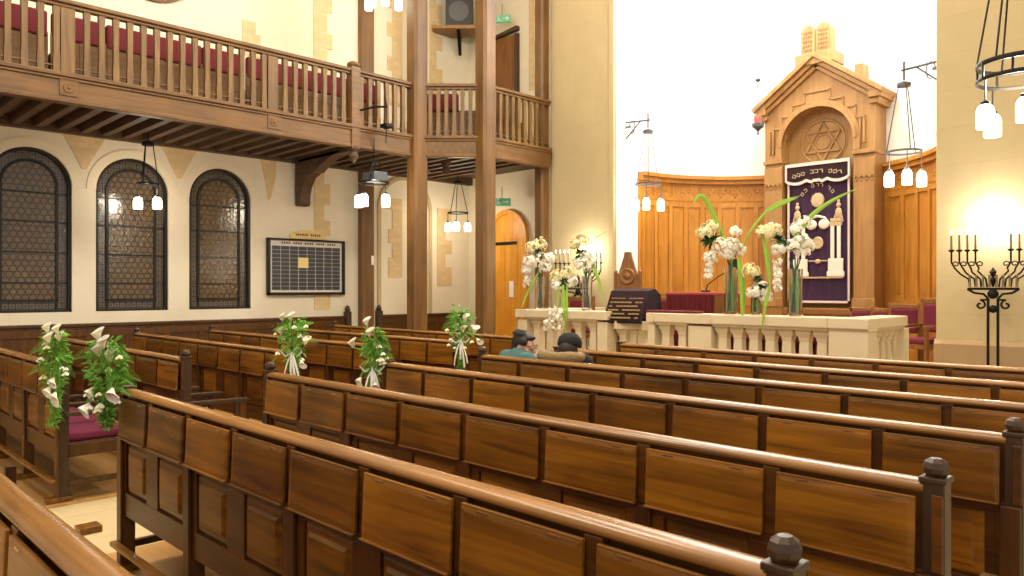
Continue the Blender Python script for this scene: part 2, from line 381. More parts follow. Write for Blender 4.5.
quoins('trim_16', WL, wv(429), 4.9, 7.4, wv(442)-wv(429), wv(436)-wv(429))
quoins('trim_17', WL, wv(242), 5.2, 5.75, .3, .22)
quoins('trim_18', -9.62, WV, 5.2, 8.2, .22, .12, 'xz')
# blind arch on the left wall behind the posts
m = MB(); yc = wv(405); P = arc(yc,3.0,.62,0,180,20); Q = arc(yc,3.0,.55,180,0,20); m.prism([(yc+.62,1.05)]+P+[(yc-.62,1.05),(yc-.55,1.05)]+Q+[(yc+.55,1.05)],WL-.02,WL+.03,'yz'); struct(m.obj('trim_19', STONE))
# round window high on the left wall
rw = bpy.data.objects.new('window_5', None); COL.objects.link(rw); rw.location = (WL, 3.93, 6.36); struct(rw)
m = MB(); m.M = Matrix.Rotation(PI/2,4,'Y'); m.lathe([(.60,-.02),(.60,.05),(.70,.05),(.70,-.02)],40); m.obj('window_frame', W_POST, rw)
m = MB(); m.M = Matrix.Rotation(PI/2,4,'Y'); m.lathe([(.60,-.02),(.60,.02)],40); m.obj('pane', GL_IN, rw)

# wainscot along the left wall
def wainscot(nm, label, v0, v1, endpost):
    t = thing(nm, label, 'wall panelling', (WL,v0,0))
    L = v1-v0; m = MB(); m.bx(0,.03,0,L,0,1.03); m.obj('backing', W_PEWV, t)
    m = MB(); m.bx(0,.07,-.01,L+.01,1.03,1.075); m.bx(0,.05,0,L,.99,1.03); m.obj('cap_rail', W_PEWV, t, bev=.008)
    m = MB(); n = max(1,round(L/.5))
    for k in range(n+1):
        y = min(max(k*L/n,.04),L-.04); m.bx(.03,.045,y-.04,y+.04,.1,.99)
    m.bx(.03,.050,0,L,0,.14); m.bx(.03,.0475,0,L,.9,.989); m.obj('stile_frame', W_PEWV, t, bev=.004)
    if endpost is not None:
        m = MB(); m.bx(0,.10,endpost-.05,endpost+.05,0,1.15); m.lathe([(.04,1.15),(.05,1.19),(.03,1.24),(.0001,1.26)],12,(.05,endpost,0)); m.obj('end_post', W_END, t, bev=.006)
wainscot('wall_wainscot','brown oak wainscot below the arched windows of the left wall',-3,wv(347),wv(346)+3)
wainscot('wall_wainscot','short brown oak wainscot behind the tall posts, past the pilaster',wv(376),9.95,.03)

# ------------------------------------------------------------------ gallery
GU = -9.35; A = (-9.35,7.19); B = (-8.6,7.94); C = (-8.6,9.42); GF = 3.86; GR = 4.72
segs = [((GU,-1.0),A),(A,B),(B,C)]
g = thing('gallery_balcony','oak balcony with slatted balustrade and red seats running above the arched windows','balcony',(0,0,0))
m = MB(); m.prism([(WL,-1),(GU,-1),A,B,C,(-8.6,WV),(WL,WV)],3.74,GF,'xy'); m.obj('floor_deck', W_JOIST, g)
for p,q in segs:
    m = MB(); m.seg(p,q,3.60,GF,.10); m.obj('fascia', W_GAL, g, bev=.006)
    m = MB(); m.seg(p,q,GF,GF+.05,.17); m.seg(p,q,GF-.035,GF,.135); m.seg(p,q,3.58,3.63,.13); m.obj('sill_moulding', W_GAL, g, bev=.01)
    m = MB(); m.seg(p,q,GR-.05,GR,.13); m.seg(p,q,GR-.09,GR-.05,.08); m.obj('handrail', W_GAL, g, bev=.012)
    m = MB(); m.seg(p,q,GF+.115,GF+.13,.03); m.obj('lower_bar', W_GAL, g)
def baluster(p, ang, wide):
    m = MB(); w = .068 if not wide else .14; m.M = Matrix.Rotation(ang,4,'Z')
    m.prism([(-w/2,GF+.05),(w/2,GF+.05),(w/2,GF+.2),(w*.42,GF+.26),(w*.42,GR-.2),(w/2,GR-.14),(w/2,GR-.09),(-w/2,GR-.09),(-w/2,GR-.14),(-w*.42,GR-.2),(-w*.42,GF+.26),(-w/2,GF+.2)] if not wide else [(-w/2,GF+.05),(w/2,GF+.05),(w/2,GR-.09),(-w/2,GR-.09)],-.028,.028)
    return m
bal = {}
def put_bal(p, ang, wide=False):
    k = (round(ang,3), wide)
    if k not in bal:
        o = baluster(p, ang, wide).obj('broad_baluster' if wide else 'baluster', W_GALZ, g); bal[k] = o
    else:
        o = bal[k].copy(); COL.objects.link(o)
    o.location = (p[0],p[1],0)
WIDE = [2.37,4.79]
y = -.9; 
while y < 7.0:
    if all(abs(y-w) > .10 for w in WIDE+[6.05]): put_bal((GU,y), PI/2)
    y += .1505
for w in WIDE: put_bal((GU,w), PI/2, True)
for k in range(1,7): f = .09+k*.117; put_bal((A[0]+f*.75/.75*.75, A[1]+f*.75), PI/4)
for k in range(1,10): put_bal((B[0], B[1]+.05+k*.139), PI/2)
m = MB(); m.bx(GU-.075,GU+.075,5.975,6.125,3.56,GR+.03); m.lathe([(.085,GR+.03),(.095,GR+.05),(.095,GR+.075),(.07,GR+.10),(.0001,GR+.115)],16,(GU,6.05,0)); m.obj('newel_post', W_GAL, g, smooth=True, bev=.008)
m = MB(); m.lathe([(.0001,3.36),(.05,3.40),(.075,3.46),(.055,3.52),(.09,3.56),(.09,3.60)],16,(GU,6.05,0)); m.obj('drop_pendant', W_JOIST, g, smooth=True)
for w in WIDE+[.0]:
    m = MB(); m.bx(GU+.05,GU+.062,w-.09,w+.09,3.66,3.83); m.M = Matrix.Translation((GU+.062,w,3.745)) @ Matrix.Rotation(PI/2,4,'Y')
    m.lathe([(.06,0),(.055,.008),(.02,.006),(.015,.014),(.0001,.016)],8); m.obj('rosette_block', W_GAL, g, smooth=True, ang=25)
m = MB(); m.bx(WL,WL+.12,-1,WV,3.6,3.74); m.obj('wall_plate', W_JOIST, g)
y = -.9; jj = None
while y < 9.2:
    if abs(y-6.28) > .16:
        xe = GU-.04 if y < 7.1 else (GU-.04+min(.75,max(0,y-7.19)))
        m = MB(); m.bx(WL+.1,xe,-.045,.045,3.625,3.745); m.obj('joist', W_JOIST, g, loc=(0,y,0))
    y += .262
# knee bracket carrying the gallery
m = MB(); ycb = 6.28
m.prism([(WL,2.92),(WL+.04,2.90),(WL+.16,2.90),(WL+.19,2.95),(WL+.19,3.08),(WL+.24,3.2),(WL+.36,3.34),(WL+.55,3.40),(WL+.62,3.40),(WL+.75,3.47),(WL+1.0,3.56),(WL+1.35,3.62),(WL+1.35,3.66),(WL,3.66)],ycb-.09,ycb+.09,'xz')
m.bx(WL,GU-.04,ycb-.09,ycb+.09,3.60,3.74); m.obj('knee_bracket', W_JOIST, g, bev=.008)
m = MB(); m.seg(A,(-10.6,8.4),3.60,3.72,.1); m.seg(B,(-10.2,9.2),3.60,3.72,.1); m.obj('brace_beam', W_JOIST, g)
for p in (((A[0]+B[0])/2,(A[1]+B[1])/2),):
    m = MB(); m.lathe([(.0001,3.36),(.05,3.39),(.07,3.45),(.05,3.5),(.08,3.54),(.08,3.6)],14,(p[0]-.35,p[1]+.2,0)); m.obj('drop_pendant', W_JOIST, g, smooth=True)
# gallery seating: panelled bench backs with red upholstery
def gallery_bench(v0, v1, label):
    t = thing('gallery_bench', label, 'bench', (-10.0,v0,GF), 0, 'red benches in the gallery'); L = v1-v0
    m = MB(); m.bx(-.02,.02,0,L,0,.66)
    for k in range(int(L/.3)+1): m.bx(.02,.03,k*.3,k*.3+.06,.05,.62)
    m.obj('back_panel', W_GAL, t)
    n = max(1,round(L/.55))
    for k in range(n):
        m = MB(); m.bx(-.06,.045,k*L/n+.008,(k+1)*L/n-.008,.60,.90); m.obj('backrest_cushion', RED, t, bev=.025)
    m = MB(); m.bx(-.50,-.02,0,L,.36,.44); m.obj('seat', RED, t, bev=.02)
    for yy in (.05,L/2,L-.05):
        m = MB(); m.bx(-.48,0,yy-.03,yy+.03,0,.36); m.obj('leg', W_GAL, t)
gallery_bench(-.6,2.33,'gallery bench with red backrests, leftmost behind the balusters')
gallery_bench(2.36,4.70,'gallery bench with red backrests, between the two broad balusters')
gallery_bench(4.73,6.9,'gallery bench with red backrests beside the newel post')
t = thing('gallery_bench','short red and brown bench between the two tallest posts','bench',(-9.38,7.95,GF),R(45),'red benches in the gallery')
m = MB(); m.bx(-.62,.62,-.02,.02,.02,.58); m.obj('back_panel', W_GAL, t, bev=.006)
for k in (0,1): m = MB(); m.bx(-.60+k*.36,-.26+k*.36,-.05,.04,.56,.85); m.obj('backrest_cushion', RED, t, bev=.02)
m = MB(); m.bx(-.6,.6,.02,.45,.36,.44); m.obj('seat', RED, t, bev=.02)
for sx in (-.55,.55): m = MB(); m.bx(sx-.025,sx+.025,.38,.43,0,.36); m.obj('leg', W_GAL, t)
t = thing('gallery_bench','plain brown bench back before the upper doorway','bench',(-9.12,8.35,GF),0,'red benches in the gallery')
m = MB(); m.bx(-.02,.02,0,.95,0,.5); m.bx(-.03,.03,0,.95,.5,.55); m.obj('back_panel', W_GAL, t, bev=.006)
m = MB(); m.bx(-.45,-.02,0,.95,.36,.42); m.obj('seat', W_GAL, t, bev=.01)
# posts
def post(nm, label, u, v, a, z1=TOP, ang=0):
    t = thing(nm, label, 'post', (u,v,0), ang)
    m = MB(); c = a*.16; h = a/2
    m.prism([(-h+c,-h),(h-c,-h),(h,-h+c),(h,h-c),(h-c,h),(-h+c,h),(-h,h-c),(-h,-h+c)],.3,z1,'xy'); m.obj('shaft', W_POST, t)
    m = MB(); m.bx(-h-.03,h+.03,-h-.03,h+.03,0,.26); m.prism([(-h-.03,.26),(h+.03,.26),(h,.3),(-h,.3)],-h,h); m.obj('plinth', W_POST, t, bev=.01)
post('timber_post','tall oak post at the gallery corner, left of the blind arch lamp',A[0]+.02,A[1],.262)
post('timber_post','tall oak post in front of the orange door, right of the small lamp',B[0]+.02,B[1],.262)
post('timber_post','dark slim oak post against the left stone pier',C[0]-.135,C[1]-.03,.2)
t = thing('wall_pilaster','flat oak pilaster on the left wall beside the memorial board','pilaster',(WL,wv(364),0))
m = MB(); m.bx(0,.13,-.13,.13,0,3.6); m.bx(0,.13,-.13,.13,GF,TOP); m.obj('shaft', W_POST, t, bev=.012)
m = MB(); m.bx(0,.16,-.16,.16,0,.3); m.obj('plinth', W_POST, t, bev=.01)
tag(MB().bx(WL+.13,WL+.14,wv(368)-.02,wv(368)+.03,hh(265,WL,wv(368)),hh(256,WL,wv(368))).obj('wall_switch', PAPER, bev=.003),'small white switch plate on the oak pilaster','switch')

# doors
def door(nm, u0, u1, z0, zs, wide_frame, leafmat):
    d = bpy.data.objects.new(nm, None); COL.objects.link(d); d.location = ((u0+u1)/2,WV,z0); struct(d); hw = (u1-u0)/2; hs = zs-z0
    P = [(-hw,0),(hw,0)] + arc(0,hs,hw,0,180,16)
    m = MB(); m.prism(P,-.05,0); n = 5
    for k in range(1,n): x = -hw+2*hw*k/n; m.bx(x-.008,x+.008,-.056,-.05,.1,hs)
    m.obj('leaf', leafmat, d)
    f = wide_frame; Q = [(hw+f,0),(hw+f,hs)] + arc(0,hs,hw+f,0,180,16) + [(-hw-f,0),(-hw,0)] + arc(0,hs,hw,180,0,16) + [(hw,0)]
    m = MB(); m.prism(Q,-.09,.0); m.obj('door_frame', leafmat, d, bev=.006)
    m = MB(); m.lathe([(.022,0),(.022,.015),(.012,.03),(.028,.06),(.0001,.075)],12); o = m.obj('handle', BRASS, d, smooth=True); o.rotation_euler=(PI/2,0,0); o.location=(hw*.75,-.05,1.0)
    for z in (.4,hs-.1):
        m = MB(); m.bx(-hw+.02,hw*.6,-.058,-.05,z-.03,z+.03); m.obj('strap_hinge', IRON, d)
du0, du1 = at(493,v=WV)[0], at(526,v=WV)[0]
door('door_1', du0, du1, 0, 2.5, .09, W_DOOR)
d = bpy.data.objects.new('door_2', None); COL.objects.link(d); d.location = (at(507,v=WV)[0],WV,GF); struct(d)
m = MB(); m.bx(-.30,.26,-.05,0,0,2.45); m.bx(-.24,.2,-.058,-.05,1.3,2.3); m.bx(-.24,.2,-.058,-.05,.2,1.2); m.obj('leaf', W_THRONE, d)
m = MB(); m.bx(-.38,-.30,-.08,0,0,2.45); m.bx(.26,.34,-.08,0,0,2.45); m.prism([(-.45,2.35),(-.38,2.35),(-.38,2.45),(.34,2.5),(.34,2.58),(-.45,2.5)],-.1,0); m.obj('door_frame', W_JOIST, d, bev=.006)
m = MB(); m.lathe([(.02,0),(.012,.03),(.026,.05),(.0001,.065)],10); o = m.obj('handle', BRASS, d, smooth=True); o.rotation_euler=(PI/2,0,0); o.location=(.2,-.058,1.0)
m = MB(); x = at(515,v=WV)[0]; m.bx(x-.09,x+.03,WV-.066,WV-.059,hh(297,x,WV),hh(281,x,WV)); tag(m.obj('door_notice', PAPER),'white paper notice pinned to the orange arched door','notice')
def exit_sign(u,v,z,ang,label):
    t = thing('exit_sign', label, 'sign', (u,v,z), ang)
    t.scale = (.8,1,.8); m = MB(); m.bx(-.2,.2,-.02,.02,-.085,.085); m.obj('sign_box', GREEN, t, bev=.004)
    m = MB(); m.tube([(-.1,-.024,.03),(-.07,-.024,-.005),(-.11,-.024,-.06)],.011,6); m.tube([(-.07,-.024,-.005),(-.03,-.024,-.05)],.011,6); m.ball((-.085,-.024,.06),.018); 
    m.bx(.02,.14,-.028,-.021,-.01,.01); m.prism([(.11,-.045),(.17,0),(.11,.045)],-.028,-.021); m.obj('pictogram', PAPER, t)
    m = MB(); m.tube([(0,0,.085),(0,0,.35)],.008,6); m.obj('hanger', IRON2, t)
p = at(502,v=9.6); exit_sign(p[0],p[1],hh(202,*p),R(40),'green exit sign hung low under the gallery by the orange door')
p = at(502,v=9.7); exit_sign(p[0],p[1],hh(19,*p),R(35),'green exit sign high on the wall above the upper doorway')

# speaker on a shelf
p = at(459,v=9.45); zb = hh(29,*p)
t = thing('wall_shelf','pale wooden shelf high between two posts under the speaker','shelf',(p[0],p[1],zb-.12),R(45))
m = MB(); m.bx(-.5,.42,-.25,.3,.05,.115); m.obj('board', W_ARK, t, bev=.006)
m = MB(); m.prism([(.3,0.05),(-.2,.05),(.3,-.3)],-.03,.03,'yz'); m.obj('bracket', IRON, t)
t = thing('loudspeaker','black loudspeaker standing on the high wooden shelf','speaker',(p[0],p[1],zb),R(45))
m = MB(); m.bx(-.24,.26,-.2,.2,0,.78); m.obj('cabinet', SPK, t, bev=.012)
m = MB(); m.M = Matrix.Translation((.01,-.2,.27)) @ Matrix.Rotation(PI/2,4,'X'); m.lathe([(.19,0),(.19,.012),(.165,.014),(.06,-.02 + .03),(.0001,.02)],24); m.obj('woofer', SPKC, t, smooth=True)
m = MB(); m.M = Matrix.Translation((.01,-.2,.62)) @ Matrix.Rotation(PI/2,4,'X'); m.lathe([(.07,0),(.07,.012),(.03,.014),(.0001,.02)],20); m.obj('tweeter', SPKC, t, smooth=True)

# memorial board
v0, v1 = wv(266), wv(343); z0, z1 = 1.44, 2.36; bw = v1-v0
t = thing('memorial_board','framed memorial board of grey name plates on the left wall','board',(WL+.02,v0,z0)); hh_ = z1-z0
m = MB(); m.bx(-.02,.01,0,bw,0,hh_); m.obj('backing', SILK, t)
m = MB()
for a,b_,c,d in ((0,bw,0,.045),(0,bw,hh_-.03,hh_),(0,.045,0,hh_),(bw-.045,bw,0,hh_)): m.bx(-.02,.05,a,b_,c,d)
m.obj('board_frame', LEAD, t, bev=.004)
cw = (bw-.16)/8; rh = (hh_-.2)/11
for c in range(8):
    for r in range(11):
        if (c,r) in ((3,6),(3,7)): continue
        m = MB(); y = .08+c*cw; z = .08+r*rh; m.bx(.01,.016,y+.006,y+cw-.006,z+.003,z+rh-.003)
        o = m.obj('name_plate', SLATE, t)
m = MB(); m.bx(.016,.022,.08+3*cw-.01,.08+4*cw+.02,.08+5.6*rh,.08+8.2*rh); m.obj('yellow_notice', YELLOW, t)
m = MB()
for k in range(24): 
    if k % 5 != 4: m.bx(.011,.014,.25+k*.042,.25+k*.042+.026,hh_-.085,hh_-.055)
m.obj('heading_letters', INK, t)
cy0, cy1 = wv(289)-v0, wv(325)-v0; cm = (cy0+cy1)/2
t2 = thing('board_crest','pale yellow wooden crest with an inscription above the memorial board','crest',(WL+.02,v0,z1+.005))
m = MB(); m.prism([(cy0,0),(cy1,0),(cy1,.06)] + [(cm+(cy1-cm)*k/6, .06+.10*(1-(k/6)**2)) for k in range(5,-6,-1)] + [(cy0,.06)],-.02,.02,'yz'); m.obj('crest_panel', LWOOD, t2, bev=.004)
m = MB()
for k in range(12): 
    if k != 6: m.bx(.02,.024,cy0+.1+k*(cy1-cy0-.2)/12,cy0+.1+k*(cy1-cy0-.2)/12+.025,.05,.05+.03+.01*(k%2))
m.obj('inscription', W_POST, t2)

# ------------------------------------------------------------------ pews
def make_pew(L, name_label, mirror=False):
    t = thing('oak_pew', name_label, 'pew'); hl = L/2; n = 8; w = L/n
    m = MB(); m.bx(-hl,hl,-.012,.012,.32,.965); m.bx(-hl,hl,-.028,-.012,.712,.748); m.bx(-hl,hl,-.028,-.012,.32,.445)
    for k in range(n+1):
        x = -hl+k*w; a = max(x-.082,-hl); b_ = min(x+.082,hl); m.bx(a,b_,-.028,-.012,.445,.712); a = max(x-.03,-hl); b_ = min(x+.03,hl); m.bx(a,b_,-.036,-.012,.748,.965)
    m.obj('back_frame', W_PEW, t, bev=.003)
    fm = None; pm = None; hm = None
    for k in range(n):
        x = -hl+(k+.5)*w
        if fm is None:
            a = w/2-.085; m = MB(); m.frustum(-a,a,.452,.706,-.012,-.022,.012); m.frustum(-a+.03,a-.03,.482,.676,-.020,-.034,.014); pm = m.obj('back_panel', W_PANEL, t)
            a = w/2-.022; m = MB(); m.M = Matrix.Translation((0,-.036,.955)) @ Matrix.Rotation(R(-2.5),4,'X')
            m.bx(-a,a,-.014,0,-.205,0); m.frustum(-a+.004,a-.004,-.200,-.006,-.014,-.0165,.016); m.bx(-a,a,-.024,-.0,-.212,-.204); fm = m.obj('book_flap', W_PANEL, t, bev=.003)
            m = MB(); m.bx(-a+.07,-a+.115,-.054,-.046,.941,.946); h1 = m.obj('hinge', BRASS, fm); h2 = MB().bx(a-.115,a-.07,-.054,-.046,.941,.946).obj('hinge', BRASS, fm)
            pm.location = fm.location = (x,0,0)
        else:
            o = pm.copy(); COL.objects.link(o); o.location = (x,0,0)
            f = fm.copy(); COL.objects.link(f); f.location = (x,0,0)
            for h in (h1,h2): q = h.copy(); COL.objects.link(q); q.parent = f
    for o in kids(t):
        if o.name.split('.')[0] in ('book_flap','back_panel') and abs(o.location.x) > hl-w: o.location.x -= math.copysign(.022,o.location.x); o.scale.x = .90
    m = MB(); P = [(-.030,.966),(.038,.966),(.045,.974)] + [(.004+.042*math.cos(R(a)),.979+.021*math.sin(R(a))) for a in range(10,171,20)] + [(-.038,.974)]
    m.prism(P,-hl+.05,hl-.05,'yz'); m.obj('top_rail', W_RAIL, t, smooth=True, ang=50)
    for sx in (-1,1):
        m = MB(); m.M = Matrix.Translation((sx*(hl-.027),0,0)); m.bx(-.03,.03,-.03,.034,0,1.0); m.bx(-.036,.036,-.036,.040,.995,1.012); pst = m.obj('end_post', W_END, t, bev=.004)
        m = MB(); m.M = Matrix.Translation((sx*(hl-.027),0,1.012)); m.lathe([(.026,0),(.028,.004),(.034,.012),(.036,.024),(.030,.040),(.016,.050),(.0001,.053)],8); m.obj('finial', W_END, pst, smooth=True, ang=25)
        m = MB(); m.bx(sx*hl-.022,sx*hl+.022,.42,.47,0,.62); m.bx(sx*hl-.018,sx*hl+.018,.03,.42,.33,.42); m.bx(sx*hl-.015,sx*hl+.015,.03,.42,.12,.16); m.obj('bench_end', W_PEWV, t, bev=.004)
    m = MB(); m.bx(-hl,hl,0,.47,.405,.43); m.bx(-hl,hl,.43,.45,.34,.405); m.obj('seat', W_PEW, t, bev=.004)
    m = MB(); m.bx(-hl+.03,hl-.03,.015,.455,.43,.485); m.obj('cushion', CUSH, t, bev=.02)
    leg = None; foot = None
    for k in (0,2,4,6,8):
        x = -hl+k*w; x = min(max(x,-hl+.035),hl-.035)
        if leg is None:
            m = MB(); m.bx(-.034,.034,-.046,-.0285,.0,.74); m.bx(-.034,.034,-.029,.03,.0,.3195); m.bx(-.02,.02,.03,.42,.34,.39); leg = m.obj('leg', W_PEWV, t, bev=.004)
            m = MB(); m.bx(-.042,.042,-.11,.06,.012,.05); foot = m.obj('foot', W_PANEL, t, bev=.006)
            leg.location = foot.location = (x,0,0)
        else:
            for src in (leg,foot): o = src.copy(); COL.objects.link(o); o.location = (x,0,0)
    m = MB(); m.bx(-hl+.01,hl-.01,-.085,-.047,.155,.18); m.obj('foot_rail', W_RAIL, t, bev=.005)
    bpy.context.view_layer.update()
    return t
UL, UR, V1, SP = -4.62, -.635, 1.400, .9389
Lr = UR-UL; Ur = (UL+UR)/2
rl = ['oak pew cut off at the bottom left corner, closest to the viewer','foreground oak pew, first in full view, with a lily bouquet at its aisle end',
 'second full oak pew, finial at its aisle end and no bouquet','third full oak pew with a lily bouquet at its aisle end','oak pew on which the two men sit',
 'oak pew back just in front of the two seated men','frontmost oak pew of the right block, next to the stone balustrade']
pw = make_pew(Lr, rl[0]); reg(pw); pw.location = (Ur, V1-SP, 0); pw['group'] = 'oak pews in the right block'
for k in range(1,7): dup(pw, (Ur,V1+(k-1)*SP,0), None, rl[k], 'oak pews in the right block')
UA, UW = -5.935, -9.96
ll = ['left-block pew closest to the viewer, plum cushion and bouquet at its aisle end','left-block oak pew with a bare finial post, one ahead of the plum cushion',
 'left-block oak pew whose aisle end carries the bouquet with trailing white ribbon','fourth left-block oak pew, between the two left bouquets','left-block oak pew carrying the bouquet in front of the tall posts','frontmost left-block oak pew, nearest the posts']
for k in range(6): dup(pw, ((UA+UW)/2-(.13 if k == 0 else 0), V1+k*SP+(.12 if k == 0 else 0), 0), None, ll[k], 'oak pews in the left block')
m = MB(); m.prism([(.0,.625),(.44,.615),(.49,.618),(.5,.63),(.49,.645),(.0,.655)],-.03,.03,'yz'); m.bx(-.018,.018,.38,.42,.43,.62); arm0 = m.mesh('armrest'); arm0.materials.append(W_END)
for q in [o for o in bpy.data.objects if o.parent is None and o.name.startswith('oak_pew')]:
    if q == pw: continue
    left = q['group'] == 'oak pews in the left block'
    for x in ((Lr/2,Lr/2-Lr/8,Lr/2-Lr/4) if left else (-Lr/2,-Lr/2+Lr/8)):
        o = bpy.data.objects.new('armrest', arm0); COL.objects.link(o); o.parent = q; o.location = (x,0,0); b = o.modifiers.new('bevel','BEVEL'); b.width = .006; b.segments = 2
r1 = [o for o in bpy.data.objects if o.parent is None and o.name.startswith('oak_pew') and o['label'].startswith('foreground')][0]
r1.scale = (.947,1,1); r1.location.x = (-4.41-.635)/2
pews_ = sorted([o for o in bpy.data.objects if o.parent is None and o.name.startswith('oak_pew') and o.get('group') == 'oak pews in the right block'], key=lambda o: o.location.y)
for k in (1,3,5,6):                                      # these aisle ends carry bouquets or have lost their finial
    for c in kids(pews_[k]):
        if c.name.startswith('end_post') and c.bound_box[0][0] < 0:
            for f in kids(c): bpy.data.objects.remove(f)
m = MB(); m.bx(-5.33,-5.21,1.39,1.52,0,.045); tag(m.obj('floor_block', W_PANEL, bev=.006),'small brown wooden block on the pale aisle floor','block')

# ------------------------------------------------------------------ pew-end bouquets
def callalily(m, p, d, s):
    p = Vector(p); d = Vector(d).normalized(); q = d.to_track_quat('Z','Y').to_matrix().to_4x4()
    M0 = m.M; m.M = M0 @ Matrix.Translation(p) @ q
    prof = [(.010,0),(.018,.02),(.030,.042),(.046,.058)]; n = 12; vs=[]; fs=[]
    for j,(r,z) in enumerate(prof):
        for k in range(n):
            w = 2*PI*k/n; lip = (.035 if j == 3 else .012 if j == 2 else 0)*(.5+.5*math.cos(w)); rr = r*(1+.3*(j==3)*math.cos(w))
            vs.append((rr*math.cos(w)*s, rr*math.sin(w)*s, (z+lip)*s))
    for j in range(3):
        for k in range(n): l=(k+1)%n; fs.append((j*n+k,j*n+l,j*n+n+l,j*n+n+k))
    fs.append(tuple(range(n))); m.add(vs,fs); m.M = M0
def rose(m, p, s, npet=9):
    for k in range(npet):
        a = 2.4*k; r = s*(.15+.55*k/npet); z = s*(.45-.5*k/npet)
        m.ball((p[0]+r*math.cos(a),p[1]+r*math.sin(a),p[2]+z), s*.42, (1,1,.55), 8, 5, Matrix.Rotation(a,4,'Z') @ Matrix.Rotation(R(35),4,'Y'))
def bouquet(loc, label, seed, ribbon, lilies, w=.17, top=.26, tail=.38, ang=0):
    rd = random.Random(seed); t = thing('pew_bouquet', label, 'bouquet', loc, ang, 'bouquets tied to the pew ends')
    m = MB()
    for k in range(420):                                   # soft leafy mass, dense round a drooping axis
        f = rd.random(); zc = top*.75-(top*.75+tail)*f; rr = w*(.50*math.sin(PI*min(1,f*1.25+.12))**.7+.08)*(1 if f < .75 else .75)
        a = rd.uniform(0,2*PI); q = rd.random()**.5
        c = Vector((rr*q*math.cos(a), rr*q*.8*math.sin(a)-.03, zc+rd.uniform(-.03,.03))); d = Vector((math.cos(a)*.8,math.sin(a)*.6,rd.uniform(-.9,.7))).normalized(); ln = rd.uniform(.025,.06)
        m.leaf([c,c+d*ln*.55+Vector((0,0,.004)),c+d*ln], rd.uniform(.010,.02), up=(rd.uniform(-1,1),rd.uniform(-1,1),rd.uniform(-1,1)))
    for k in range(11):                                    # loose fern fronds
        a = rd.uniform(0,2*PI); d = Vector((math.cos(a), math.sin(a)*.4, rd.uniform(-.2,.5))).normalized(); ln = rd.uniform(.7,1.15)*w; b0 = Vector((0,-.02,rd.uniform(-.05,top*.6)))
        for f in [x/16 for x in range(3,17)]:
            c = b0+d*ln*f+Vector((0,0,-.06*f*f)); sd = d.cross(Vector((0,-1,.2))).normalized()
            for s_ in (-1,1): h_ = .05*(1.15-f); m.leaf([c,c+(sd*s_+d*.5)*h_*.6,c+(sd*s_+d*.8)*h_], .008)
    m.obj('fern_foliage', LEAFM, t)
    sm = MB(); sm.tube([(0,0,.05),(.01,-.01,-.15),(.0,0,-tail+.05)],[.02,.018,.012],8)
    for k,(x,z) in enumerate(lilies):
        m = MB(); y = rd.uniform(-.1,-.03); d = Vector((x*1.2, -.35, .75 if z > 0 else -.3)); callalily(m,(x*.85,y,z-.03),d,rd.uniform(.7,.85)); 
        sm.tube([(0,0,-.02),(x*.5,y*.8,z*.5),(x*.85,y,z-.03)],.005,5)
        o = m.obj('calla_lily', PETAL, t, smooth=True)
    sm.obj('stem_bundle', LEAFM, t)
    for k in range(9):
        m = MB(); rose(m,(rd.uniform(-w*.75,w*.75),rd.uniform(-.11,-.04),rd.uniform(-.17,.14)),rd.uniform(.02,.032),8); m.obj('small_bloom', CREAM if k%2 else PETAL, t, smooth=True)
    if ribbon:
        m = MB()
        for sx,ln in ((-.05,.26),(.0,.2),(.055,.24),(.03,.28)):
            m.tube([(0,-.06,-.08),(sx*.6,-.10,-.08-ln*.3),(sx*1.1,-.11,-.08-ln*.7),(sx*1.3,-.09,-.08-ln)],.009,6,flat=(1,.2))
        for sx in (-1,1): m.tube([(0,-.06,-.08),(sx*.05,-.09,-.03),(sx*.09,-.09,-.07),(sx*.05,-.09,-.11),(0,-.06,-.08)],.007,6,flat=(1,.3))
        m.obj('ribbon_bow', RIBBON, t, smooth=True)
    return t
F1 = [(-.03,.23),(.01,.19),(-.02,.15),(.03,.12),(-.07,-.02),(-.08,-.10),(.07,-.02)]
bouquet((-4.34,V1-.10,1.07),'lily and fern bouquet at the aisle end of the foreground pew',1,False,F1,.15,.26,.25,TH)
bouquet((UA-.07,V1+.06,1.05),'lily bouquet on the left-block pew with the plum cushion, trailing ferns',2,False,[(-.02,.22),(.03,.21),(.05,.16),(.0,.15),(.02,-.10),(.0,-.16),(.035,-.2),(.02,-.24)],.14,.26,.46,TH)
bouquet((UL-.09,V1+2*SP-.05,1.04),'lily bouquet with one tall upright lily on the third pew end',3,True,[(-.05,.26),(-.16,.1),(-.02,.18),(-.11,-.13),(-.15,-.2),(.03,-.16)],.14,.26,.34,TH)
bouquet((UA+.05,V1+2*SP-.06,1.08),'round white bouquet with long white ribbon tails on a left-block pew end',4,True,[(-.1,.22),(-.02,.22),(.14,.02),(-.12,.1),(-.2,-.14),(.1,-.12)],.19,.26,.34,TH)
bouquet((UA+.06,V1+4*SP-.06,1.10),'fern bouquet with hanging white ribbon, before the tall posts',5,True,[(.05,.14),(.16,.02),(.2,-.04),(.02,.02),(-.06,.05)],.19,.32,.4,TH)

